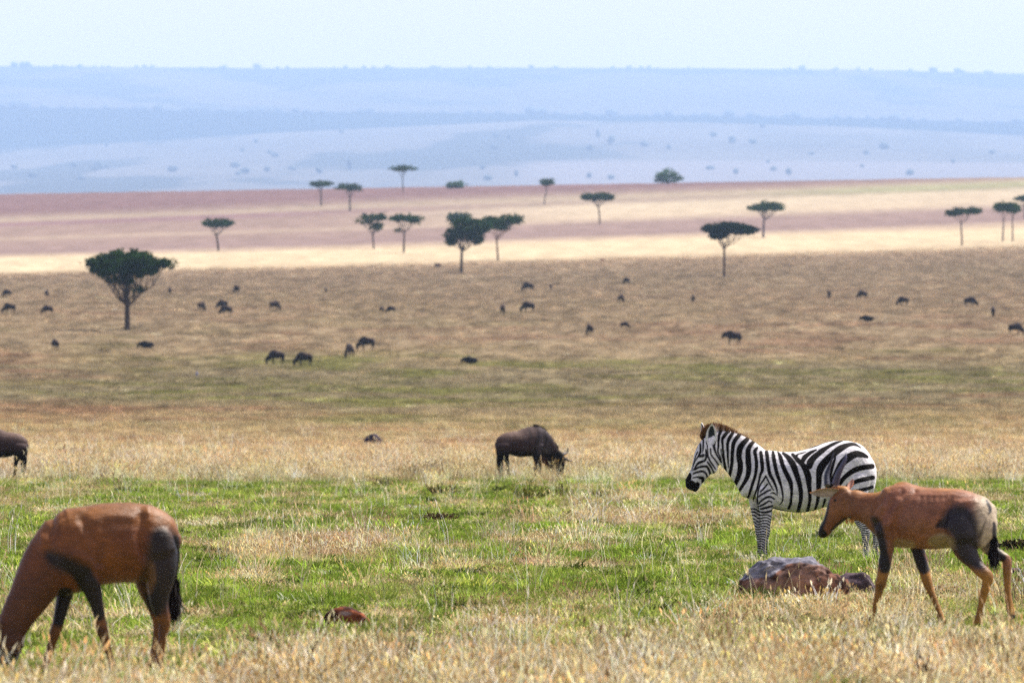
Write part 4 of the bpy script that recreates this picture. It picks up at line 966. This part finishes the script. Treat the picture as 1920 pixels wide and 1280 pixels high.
    bt = [(P(350+60*r.random(), 370+10*r.random(), r.gauss(0, .01)), Vector((r.gauss(0, .008), 0, -.03-.03*r.random()))) for _ in range(40)]
    hair('throat_hair', bt, root, (190, 130, 60), (200, 150, 80), .003, 6)
make_topi_walking()

def make_topi_grazing():
    px0, rw = 200, 1264; X, D, Z, s = place(px0, rw)
    root = empty('topi_antelope', (X, D, Z)); tag(root, 'dark reddish antelope grazing with its head down at the lower left corner', 'antelope', 'large brown antelopes')
    K = 3.5556; S = s*K; U0 = (px0-0)*K; V0 = (rw-920)*K; yaw = math.radians(-9)
    T = []
    T.append([(330, 400, 150, .12), (390, 400, 250, .155), (470, 400, 285, .18), (570, 375, 272, .20), (680, 355, 272, .215), (790, 345, 270, .22), (900, 345, 266, .21), (1000, 345, 246, .195), (1065, 352, 210, .16), (1105, 365, 160, .12), (1125, 375, 120, .07)])
    T.append([(470, 560, 130, .11), (420, 600, 110, .10)])
    T.append([(450, 380, 235, .13), (350, 470, 200, .125), (265, 590, 165, .105), (195, 710, 138, .088), (125, 830, 116, .075), (80, 925, 100, .068)])
    T.append([(75, 930, 104, .068), (55, 1000, 112, .074), (40, 1090, 92, .068), (20, 1180, 62, .055), (5, 1260, 50, .046), (0, 1310, 42, .04)])
    T.append([(470, 330, 130, .07, -.11), (500, 440, 120, .075, -.12), (560, 540, 95, .075, -.11)])
    T.append([(1040, 310, 110, .08, -.12), (1060, 400, 118, .09, -.12)])
    # legs
    T.append([(570, 500, 90, .075, -.10), (600, 590, 78, .07, -.11), (628, 680, 58, .055, -.11), (655, 770, 44, .045, -.11), (672, 850, 38, .04, -.11), (688, 930, 40, .042, -.11), (705, 985, 31, .03, -.11), (728, 1070, 24, .024, -.11), (748, 1140, 24, .025, -.11), (760, 1185, 30, .032, -.11), (768, 1225, 32, .034, -.11)])
    T.append([(440, 600, 80, .075, .10), (425, 700, 55, .055, .11), (405, 790, 46, .046, .11), (385, 880, 40, .04, .11), (362, 950, 38, .04, .11), (345, 1010, 30, .03, .11), (322, 1090, 24, .024, .11), (300, 1160, 25, .026, .11), (285, 1205, 30, .032, .11), (272, 1250, 32, .034, .11)])
    T.append([(1060, 420, 125, .10, -.09), (1075, 520, 105, .09, -.11), (1068, 620, 88, .08, -.11), (1062, 710, 68, .062, -.11), (1072, 780, 55, .048, -.11), (1090, 840, 46, .04, -.11), (1098, 890, 40, .036, -.11), (1088, 960, 31, .028, -.11), (1074, 1060, 27, .025, -.11), (1064, 1130, 28, .028, -.11), (1058, 1180, 32, .034, -.11), (1050, 1225, 34, .036, -.11)])
    T.append([(1010, 440, 115, .10, .10), (1000, 560, 120, .09, .10), (1000, 650, 90, .08, .10), (1020, 740, 62, .055, .10), (1040, 810, 52, .045, .10), (1052, 870, 44, .038, .10), (1046, 940, 34, .03, .10), (1030, 1040, 28, .025, .10), (1012, 1120, 28, .027, .10), (1000, 1170, 32, .034, .10), (990, 1220, 34, .036, .10)])
    T.append([(1160, 300, 18, .022), (1176, 380, 18, .022), (1176, 480, 16, .02), (1165, 580, 14, .018)])
    me, co = fuse(T, S, U0, V0, yaw, .0075, 7, 22, 2.2)
    u = co[:, 0]*S+U0; v = V0-co[:, 2]*S; n = fbm3(co, 5, 23, 3)
    midy = co[:, 1] + co[:, 0]*math.tan(yaw)
    disp = .012*(fbm3(co, 4.0, 64, 3)-.5)*(v < 700)
    for ln, dp in [([(330, 170, 20), (420, 130, 20), (540, 130, 12)], .004), ([(560, 190, 26), (640, 330, 22), (660, 480, 20)], -.010), ([(600, 200, 20), (760, 165, 16), (900, 180, 12)], .005), ([(950, 180, 24), (945, 300, 24), (975, 420, 24)], -.012),
                   ([(985, 130, 16), (1000, 190, 22)], .010), ([(320, 330, 30), (440, 400, 30), (560, 440, 20)], .007), ([(660, 520, 20), (600, 470, 20)], .006), *[([(700+k*42, 200, 6), (690+k*40, 360, 7), (720+k*34, 520, 6)], -.0045) for k in range(6)], ([(1010, 200, 20), (960, 330, 20), (980, 470, 16)], -.008)]:
        disp += 1.9*dp*(1-sst(-18, 46, polyd(u, v, catmull(ln))))
    c = np.tile(lin((158, 84, 36)), (len(u), 1)); c = mixc(c, (126, 62, 30), sst(.45, .62, n)*.7)
    c = mixc(c, (182, 110, 66), (1-sst(20, 190, v-np.interp(u, [280, 430, 600, 830, 1000, 1180], [170, 110, 105, 75, 90, 225])))*.6)  # top light on the back painted as a lighter coat
    c = mixc(c, (108, 54, 28), sst(420, 600, v)*(v < 720)*.55)  # coat darkened towards the belly, standing for the shade there
    c = mixc(c, (84, 44, 26), (1-sst(330, 470, u))*sst(560, 760, v)*.6)  # darker neck and chest, in part shade mixed into the coat
    leg = sst(790, 860, v)*(u > 240); c = mixc(c, (160, 92, 36), leg*.9)
    def patch(c, line, col=(48, 32, 36), m=None, k=.95, e=28):
        a = (1-sst(-e*1.0, e*1.7, polyd(u, v, catmull(line))+36*(n-.5)*2))*k
        return mixc(c, col, a*(m if m is not None else 1))
    c = patch(c, [(335, 430, 60), (400, 470, 110), (480, 500, 110), (560, 540, 100)], m=(midy < .0)*(u < 700), col=(52, 34, 38))
    c = patch(c, [(560, 560, 120), (605, 640, 130), (640, 740, 110), (665, 820, 90)], m=(u < 760)*(u > 480)*(midy < .03), e=14, col=(46, 30, 32))
    c = patch(c, [(440, 680, 100), (410, 790, 100), (392, 850, 90)], m=(u < 500)*(u > 330)*(v > 640), e=12, col=(40, 26, 26))
    c = patch(c, [(1080, 330, 150), (1095, 400, 200), (1100, 480, 180), (1100, 600, 150), (1090, 700, 130), (1075, 770, 100)], m=(midy < .03)*(u > 900), e=30, col=(60, 44, 50))
    c = patch(c, [(1000, 640, 90), (1020, 740, 110), (1040, 800, 80)], m=(u > 900)*(v > 620)*(v < 850), e=14, col=(40, 26, 28))
    c = patch(c, [(1010, 500, 36), (1005, 580, 50), (990, 660, 40)], col=(130, 84, 42), e=14, m=(u > 940)*(u < 1050)*(midy < .05))
    c = patch(c, [(1000, 440, 16), (975, 520, 30), (940, 600, 30)], col=(70, 38, 26), e=16, k=.8)  # dark flank line: shade of the fold before the haunch, painted in
    c = patch(c, [(1175, 320, 20), (1180, 480, 30), (1165, 590, 40)], col=(40, 28, 30), e=8)
    c = patch(c, [(682, 930, 70), (695, 970, 40)], col=(70, 40, 28), e=14, k=.75, m=(u > 600)*(u < 760))
    c = patch(c, [(1075, 900, 60), (1078, 960, 40)], col=(80, 44, 26), e=18, k=.6, m=(u > 1050))
    c = patch(c, [(60, 1150, 160), (20, 1300, 120)], col=(40, 26, 24), e=40, k=.85, m=(u < 200))
    c = mixc(c, (30, 22, 22), sst(1215, 1230, v)*(u > 200))
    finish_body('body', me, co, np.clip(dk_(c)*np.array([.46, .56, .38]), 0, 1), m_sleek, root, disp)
    def P(uu, vv, lat):
        x = (uu-U0)/S; ax = x-lat*math.sin(yaw); return (x, -ax*math.tan(yaw)+lat*math.cos(yaw), (V0-vv)/S)
    leafear('ear', P(30, 910, -.07), P(-150, 850, -.16), .07, (.1, -1, -.2), root, (120, 96, 80), (176, 100, 44))
    leafear('ear', P(40, 880, .06), P(-120, 800, .16), .07, (.1, -1, -.2), root, (120, 96, 80), (176, 100, 44))
    cone_horn('horn', [P(5, 905, -.03), P(-90, 930, -.06), P(-190, 930, -.08), P(-290, 890, -.08)], [.03, .026, .018, .004], root, (50, 46, 52), 2.4)
    cone_horn('horn', [P(5, 895, .03), P(-90, 915, .06), P(-190, 915, .08), P(-290, 875, .08)], [.03, .026, .018, .004], root, (50, 46, 52), 2.4)
    ball('eye', P(-8, 990, -.074), .015, (12, 9, 8), root, sc=(.8, .6, 1.1))
    r = random.Random(9)
    tt = [(P(1164+r.gauss(0, 9), 560+r.random()*150, r.gauss(0, .012)), Vector((r.gauss(-.01, .022), r.gauss(0, .015), -.08-.16*r.random()))) for _ in range(900)]
    hair('tail_tuft', tt, root, (26, 16, 16), (30, 20, 20), .006, 5)
    CLEAR.append((X, D-1.6, 1.05, 3.2))
make_topi_grazing()

# ================= wildebeest =======================================================
def wildebeest_tubes():
    """crop units: origin (900,770), x8; facing right, grazing"""
    T = []
    T.append([(278, 500, 60, .10), (310, 480, 105, .16), (380, 470, 150, .20), (480, 475, 178, .24), (590, 485, 200, .27), (700, 465, 215, .27), (790, 445, 225, .24), (870, 430, 205, .21), (930, 440, 170, .17)])
    T.append([(740, 320, 70, .10), (810, 290, 72, .09), (890, 300, 70, .08), (960, 350, 60, .07)])
    T.append([(860, 420, 190, .18), (940, 480, 172, .15), (1010, 550, 140, .13), (1070, 620, 112, .11), (1130, 670, 92, .10)])
    T.append([(1140, 640, 80, .10), (1175, 690, 92, .12), (1195, 760, 82, .115), (1200, 830, 66, .10), (1198, 900, 58, .10), (1196, 935, 44, .09)])
    T.append([(850, 500, 110, .08, -.12), (845, 600, 75, .08, -.14), (838, 700, 42, .055, -.14), (842, 780, 30, .04, -.14), (836, 840, 32, .04, -.14), (832, 900, 22, .028, -.14), (830, 960, 21, .026, -.14), (834, 1010, 28, .035, -.14)])
    T.append([(870, 560, 80, .08, .12), (862, 660, 52, .055, .14), (878, 740, 36, .04, .14), (902, 815, 30, .038, .14), (898, 870, 22, .028, .14), (892, 930, 21, .026, .14), (898, 990, 28, .035, .14)])
    T.append([(350, 520, 120, .12, -.12), (368, 620, 85, .09, -.14), (388, 690, 50, .06, -.15), (410, 770, 32, .04, -.15), (418, 850, 24, .03, -.15), (430, 930, 22, .028, -.15), (438, 1000, 30, .036, -.15)])
    T.append([(320, 530, 95, .10, .12), (312, 630, 70, .08, .14), (308, 720, 44, .05, .15), (318, 790, 30, .04, .15), (316, 870, 24, .03, .15), (312, 940, 22, .028, .15), (316, 1000, 30, .036, .15)])
    return T
def wild_color(u, v, co, top=1.0):
    n = fbm3(co, 4, 83, 3)
    c = np.tile(lin((74, 54, 56)), (len(u), 1))
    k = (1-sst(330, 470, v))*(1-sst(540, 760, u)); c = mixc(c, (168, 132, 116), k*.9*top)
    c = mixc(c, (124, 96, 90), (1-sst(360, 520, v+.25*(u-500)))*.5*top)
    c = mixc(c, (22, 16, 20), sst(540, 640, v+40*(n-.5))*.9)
    c = mixc(c, (112, 98, 104), sst(820, 920, u)*(1-sst(1000, 1130, u))*(v < 640)*.55)
    sp = np.sin(u*.05+14*n+v*.006); c = mixc(c, (26, 20, 26), sst(.1, .8, sp)*sst(700, 780, u)*(1-sst(1040, 1100, u))*(v < 700)*.5)
    c = mixc(c, (26, 20, 22), sst(1130, 1170, u)*.9)
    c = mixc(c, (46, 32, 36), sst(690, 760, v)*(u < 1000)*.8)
    return c
def make_wildebeest():
    px0, rw = 965, 897; X, D, Z, s = place(px0, rw)
    root = empty('wildebeest', (X, D, Z)); tag(root, 'dark brown wildebeest grazing to the right behind the shrubs, head down', 'wildebeest', 'wildebeest on the plain')
    K = 8.0; S = s*K; U0 = (px0-900)*K; V0 = (rw-770)*K; yaw = math.radians(-14)
    me, co = fuse(wildebeest_tubes(), S, U0, V0, yaw, .012, 6, 20, 2.2)
    u = co[:, 0]*S+U0; v = V0-co[:, 2]*S
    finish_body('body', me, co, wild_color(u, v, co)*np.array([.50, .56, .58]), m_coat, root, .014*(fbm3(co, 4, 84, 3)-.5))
    def P(uu, vv, lat):
        x = (uu-U0)/S; ax = x-lat*math.sin(yaw); return (x, -ax*math.tan(yaw)+lat*math.cos(yaw), (V0-vv)/S)
    cone_horn('horn', [P(1200, 650, .04), P(1262, 640, .14), P(1310, 610, .20), P(1322, 570, .20), P(1300, 535, .17)], [.045, .034, .026, .017, .004], root, (50, 36, 38))
    cone_horn('horn', [P(1230, 690, -.04), P(1290, 715, -.16), P(1335, 735, -.22), P(1365, 738, -.22), P(1374, 722, -.20)], [.045, .034, .026, .017, .004], root, (34, 26, 28))
    leafear('ear', P(1180, 610, .08), P(1140, 520, .17), .06, (-.5, -.8, 0), root, (70, 56, 58), (90, 76, 80))
    leafear('ear', P(1230, 740, -.10), P(1270, 800, -.24), .06, (-.5, -.8, 0), root, (50, 40, 42), (60, 48, 52))
    r = random.Random(11)
    mn = []
    for _ in range(900):
        f = r.random(); uu = np.interp(f, [0, .3, .6, 1], [800, 920, 1030, 1150]); vv = np.interp(f, [0, .3, .6, 1], [235, 275, 400, 570])
        mn.append((P(uu-8, vv+14, r.gauss(0, .015)), Vector((r.gauss(.05, .03), r.gauss(0, .04), .07+.07*r.random()))))
    hair('mane', mn, root, (20, 15, 20), (34, 28, 34), .008, 3)
    bd = [(P(np.interp(f, [0, 1], [930, 1120]), np.interp(f, [0, 1], [610, 780]), r.gauss(0, .03)), Vector((r.gauss(.0, .02), r.gauss(0, .02), -.16-.16*r.random()))) for f in [r.random() for _ in range(700)]]
    hair('beard', bd, root, (34, 24, 26), (120, 84, 60), .007, 4)
    tl = [(P(276+r.gauss(0, 5), 470+r.random()*160, r.gauss(0, .01)), Vector((r.gauss(.0, .015), r.gauss(0, .015), -.22-.34*r.random()))) for _ in range(500)]
    hair('tail', tl, root, (24, 16, 20), (22, 16, 18), .009, 5)
    CLEAR.append((X, D-3.0, 1.6, 3.0))
    return root
WB = make_wildebeest()
def mirror_copy(src, px, row, scale, label, yaw=0):
    X, D, Z, s = place(px, row); o = src.copy(); COL.objects.link(o); o.location = (X, D, Z); o.scale = (-scale, scale, scale); o.rotation_euler = (0, 0, yaw); o['label'] = label
    for ch in list(src.children):
        c = ch.copy(); COL.objects.link(c); c.parent = o
    return o
# body cut by the left edge of the frame: its rump is at px 58
mirror_copy(WB, 17, 899, .98, 'dark wildebeest at the left edge, only its rump and hind legs in the picture')

# far herd: one small body per pose, copied
def far_kind(tubes, nm):
    me, co = fuse(tubes, 600., 520, 1016, 0, .035, 3, 12, 2.2)
    u = co[:, 0]*600+520; v = 1016-co[:, 2]*600
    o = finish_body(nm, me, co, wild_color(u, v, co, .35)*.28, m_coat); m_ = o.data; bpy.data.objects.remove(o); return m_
TG = wildebeest_tubes() + [[(276, 450, 16, .03), (272, 600, 18, .03), (285, 780, 24, .04)], [(960, 640, 50, .03), (1060, 760, 50, .03)], [(1210, 660, 22, .03), (1290, 640, 18, .03, .12), (1318, 580, 12, .02, .16)]]
FK = [far_kind(TG, 'wildebeest')]
TS = TG[:2] + [[(860, 420, 190, .18), (950, 420, 150, .14), (1030, 400, 120, .11), (1090, 390, 100, .10)], [(1090, 380, 80, .10), (1150, 440, 82, .11), (1190, 520, 66, .10), (1215, 590, 56, .09)]] + TG[4:9] + [[(900, 560, 60, .03), (1080, 520, 50, .03)], [(1100, 320, 20, .03), (1140, 280, 18, .03, .12), (1160, 230, 12, .02, .16)]]
FK.append(far_kind(TS, 'wildebeest'))
TL = [[(q[0], q[1]+330, *q[2:]) for q in tb] for tb in (TG[0], TS[1], TS[2], TS[3])] + [[(400, 930, 60, .2), (600, 960, 50, .22), (840, 940, 60, .2)]]
FK.append(far_kind(TL, 'wildebeest'))
HERD = [  # px, row of the feet, pose, yaw in degrees (0 = facing right, 180 = left), scale, label
 (16, 558, 0, 150, .9, 'small far wildebeest at the left edge, the upper one of two'),
 (87, 558, 0, 80, .9, 'far wildebeest seen end-on above another, left of the largest tree'),
 (22, 588, 0, 180, 1.0, 'far wildebeest grazing to the left at the left edge, the lower one of two'),
 (93, 589, 0, 200, .9, 'far wildebeest, lower one of a pair left of the largest tree'),
 (105, 659, 1, 112, 1.0, 'narrow end-on wildebeest alone below and left of the largest tree'),
 (318, 552, 0, 85, .9, 'far wildebeest seen end-on just right of the largest tree crown'),
 (376, 584, 0, 60, .95, 'far wildebeest right of the largest tree trunk, left of a close pair'),
 (421, 581, 0, 160, .95, 'left animal of two overlapping far wildebeest'),
 (428, 591, 0, 195, .95, 'nearer right animal of two overlapping far wildebeest'),
 (445, 551, 0, 120, 1.0, 'far wildebeest standing above the overlapping pair'),
 (512, 583, 0, 40, 1.0, 'far wildebeest alone between the overlapping pair and the tiny pair'),
 (611, 551, 1, 90, .7, 'tiny end-on wildebeest high on the plain left of the middle'),
 (524, 685, 0, 180, 1.05, 'wildebeest grazing to the left, leftmost of the four nearest of the herd'),
 (576, 687, 0, 180, 1.05, 'wildebeest grazing to the left, second from left of the four nearest'),
 (657, 671, 0, 250, 1.1, 'hunched wildebeest turned away, third from left of the four nearest'),
 (693, 657, 0, 175, 1.1, 'wildebeest grazing to the left, rightmost of the four nearest'),
 (714, 586, 0, 60, .62, 'smallest wildebeest calf, left of a tiny pair below the middle trees'),
 (736, 587, 0, 165, .72, 'small wildebeest, right of a tiny pair below the middle trees'),
 (887, 682, 2, 170, .95, 'lone wildebeest resting low in the grass below the middle'),
 (280, 653, 2, 170, 1.05, 'wildebeest lying flat below and right of the largest tree'),
 (942, 590, 0, 80, 1.05, 'end-on wildebeest left of an arched grazing one'),
 (995, 586, 0, 180, 1.08, 'arched wildebeest grazing to the left, in the middle of the plain'),
 (994, 547, 0, 200, 1.15, 'far wildebeest facing left with a smaller one to its right'),
 (1033, 545, 1, 90, .8, 'small end-on wildebeest right of a larger far one'),
 (1107, 630, 0, 110, 1.0, 'wildebeest leaning right, end-on, right of the middle'),
 (1163, 569, 0, 65, 1.0, 'narrow brownish wildebeest among three scattered in a column'),
 (1168, 616, 0, 15, .66, 'small wildebeest lowest of three scattered in a column'),
 (1177, 533, 0, 140, .85, 'far wildebeest topmost of three scattered in a column'),
 (1300, 567, 0, 100, .8, 'small wildebeest below and left of the dark umbrella shaped acacia'),
 (1380, 647, 1, 186, 1.2, 'wildebeest walking with its long back level, right of the middle'),
 (1555, 560, 0, 95, .95, 'end-on wildebeest, first right of the dark umbrella shaped acacia'),
 (1620, 562, 0, 210, 1.0, 'wildebeest second right of the umbrella shaped acacia, leaning left'),
 (1697, 574, 0, 160, 1.0, 'wildebeest with a long low outline, third right of the umbrella shaped acacia'),
 (1631, 602, 2, 175, 1.0, 'wildebeest lying beside a dark strip of bare soil'),
 (1815, 575, 0, 0, 1.05, 'wildebeest grazing to the right below the lone flat acacia at right'),
 (1862, 594, 0, 85, 1.0, 'narrow end-on wildebeest near the right edge'),
 (1899, 629, 0, 10, 1.05, 'arched wildebeest nearest the right edge of the picture')]
for px, row, kd, yw, sc_, lab in HERD:
    X, D, Z, s = place(px, row); o = bpy.data.objects.new('wildebeest', FK[kd]); COL.objects.link(o)
    o.location = (X, D, Z-.03); o.rotation_euler = (0, 0, math.radians(yw)); o.scale = (sc_*1.1,)*3; tag(o, lab, 'wildebeest', 'wildebeest on the plain')

# small grey-blue bird standing on the plain
X, D, Z, s = place(369, 711)
root = empty('bird', (X, D, Z)); tag(root, 'small blue grey long-legged bird standing upright on the plain', 'bird')
me, co = fuse([[(0, 640, 60, .05), (20, 560, 110, .09), (30, 460, 90, .08), (20, 380, 40, .04), (10, 300, 26, .03), (12, 240, 36, .035), (-40, 236, 8, .008)], [(20, 640, 12, .012), (18, 800, 9, .01), (16, 960, 9, .01)], [(40, 640, 12, .012), (44, 800, 9, .01), (46, 960, 9, .01)]], 900., 20, 960, 0, .012, 2, 12)
finish_body('body', me, co, np.tile(lin((120, 124, 160)), (len(co), 1)), m_coat, root)
# ---------------------------------------------------------------- weeds, shrubs and dry stalks
def shrub(px, row, wpx, hpx, label, base=(70, 84, 36), stems=26, leaves=420, leafsz=.022, seed=1, name='shrub', bark=(84, 66, 44), group='low shrubs and weeds in the grass'):
    X, D, Z, s = place(px, row); root = empty(name, (X, D, Z)); tag(root, label, 'shrub', group)
    r = random.Random(seed); rn = np.random.default_rng(seed); W, H = wpx/s/2, hpx/s; V, F = [], []; tips = []
    for _ in range(stems):
        a = r.random()*6.28; q = W*math.sqrt(r.random()); x1, y1 = q*math.cos(a), q*math.sin(a)*.7; h = H*(.55+.5*r.random())*(1-.35*(q/W)**2)
        p = [(x1*.35, y1*.35, -.03), (x1*.6, y1*.6, h*.45), (x1*.9+r.uniform(-.02, .02), y1*.9, h*.8), (x1+r.uniform(-.03, .03), y1, h)]
        limb_geo(V, F, p, .007, .003, 4); tips.append(p)
    mesh_np('stems', V, F, root, m_bark, np.tile(lin(bark), (len(V), 1)))
    if leaves:
        P = []
        for _ in range(leaves):
            p = r.choice(tips); f = r.uniform(.8, 3); i = min(int(f), 2); f -= i
            P.append([p[i][k]*(1-f)+p[i+1][k]*f + r.gauss(0, .012) for k in range(3)])
        P = np.array(P); n = len(P); A = rn.normal(size=(n, 3)); A /= np.linalg.norm(A, axis=1)[:, None]
        B = rn.normal(size=(n, 3)); B -= (B*A).sum(1)[:, None]*A; B /= np.linalg.norm(B, axis=1)[:, None]
        sz = leafsz*(.6+.9*rn.random(n))[:, None]
        V = np.stack([P-A*sz, P-B*sz*.4, P+A*sz, P+B*sz*.4], 1).reshape(-1, 3); F = np.arange(4*n).reshape(n, 4)
        c = lin(base)[None]*(.5+1.0*rn.random((n, 1)))*np.stack([1+rn.normal(0, .25, n), np.ones(n), np.ones(n)], 1)
        mesh_np('leaves', V, F, root, m_leaf, np.clip(np.repeat(c, 4, 0), 0, 1), smooth=False)
    return root
shrub(990, 940, 90, 44, 'leafy olive weed in front of the grazing wildebeest', (118, 124, 52), 40, 800, .02, 1)
shrub(1052, 935, 50, 36, 'small brown green weed right of the leafy olive weed', (110, 106, 60), 24, 300, .018, 2)
shrub(826, 930, 84, 30, 'brown tinged low shrub left of the grazing wildebeest', (96, 84, 44), 44, 700, .02, 3)
shrub(935, 925, 40, 22, 'small dark green weed under the wildebeest tail', (84, 100, 44), 20, 260, .018, 4)
shrub(820, 982, 84, 20, 'flat dark brown dead shrub in the middle of the turf', (70, 44, 38), 60, 500, .018, 5)
shrub(545, 1106, 120, 22, 'low dark green clump in the turf left of centre', (52, 72, 34), 60, 900, .022, 6)
shrub(984, 1062, 46, 24, 'small dark brown tuft below centre', (66, 52, 32), 30, 260, .016, 7)
shrub(880, 1104, 52, 16, 'low olive tuft in the turf right of the small boulder', (76, 84, 36), 34, 320, .016, 8)
shrub(716, 915, 44, 22, 'small olive tuft on the near edge of the straw belt', (88, 88, 44), 24, 240, .018, 9)
shrub(1300, 1000, 46, 18, 'low olive tuft in front of the zebra chest', (86, 96, 40), 28, 260, .016, 10)
shrub(250, 1192, 60, 16, 'dead twigs on the turf behind the grazing antelope hind legs', (96, 76, 52), 26, 60, .012, 11, bark=(150, 128, 96))
shrub(1905, 1038, 80, 26, 'dark ditch at the right edge, given as a clump of dark leaves', (44, 40, 26), 60, 700, .022, 12)  # added dark leaves stand in for the ditch
shrub(1120, 935, 34, 24, 'brownish weed at the right of the weeds by the wildebeest', (104, 84, 52), 20, 200, .016, 13)
shrub(1555, 850, 60, 10, 'low dark scrub behind the zebra rump', (70, 66, 44), 30, 200, .03, 14)
shrub(540, 862, 70, 9, 'thin dark strip of scrub in the straw at left of centre', (66, 62, 40), 30, 200, .03, 15)
for px, row, w_, h_, lab, sd in [(575, 1292, 60, 128, 'dark branching dry stalk rising in the foreground below the small boulder', 21), (638, 1288, 44, 96, 'thin dark dry stalk in the foreground right of a taller branching one', 22),
        (436, 1284, 40, 90, 'thin brown dry stalk in the foreground right of the grazing antelope', 23), (765, 1240, 40, 80, 'slender brown dry stalk in the foreground at centre left', 24),
        (1205, 1262, 40, 90, 'slender brown dry stalk in the foreground right of centre', 25), (1730, 1290, 40, 96, 'thin brown dry stalk in the foreground under the walking antelope', 26)]:
    shrub(px, row, w_, h_, lab, (84, 62, 38), 5, 26, .012, sd, 'dry_stalk', (70, 50, 36), 'dry stalks in the foreground')
build_grass(66000, 50, 118, 1.35, 1.0, 1.0, 'short green and tall straw coloured grass in the foreground')
build_grass(105000, 118, 262, 1.3, 1.35, 1.05, 'green turf running into a belt of tall dry grass', .9)
build_grass(120000, 262, 620, 1.25, 2.0, 1.3, 'dull olive and straw grass of the middle plain', .5)
build_grass(130000, 620, 2050, 1.2, 3.2, 1.8, 'tan dry grass of the far plain', .3)
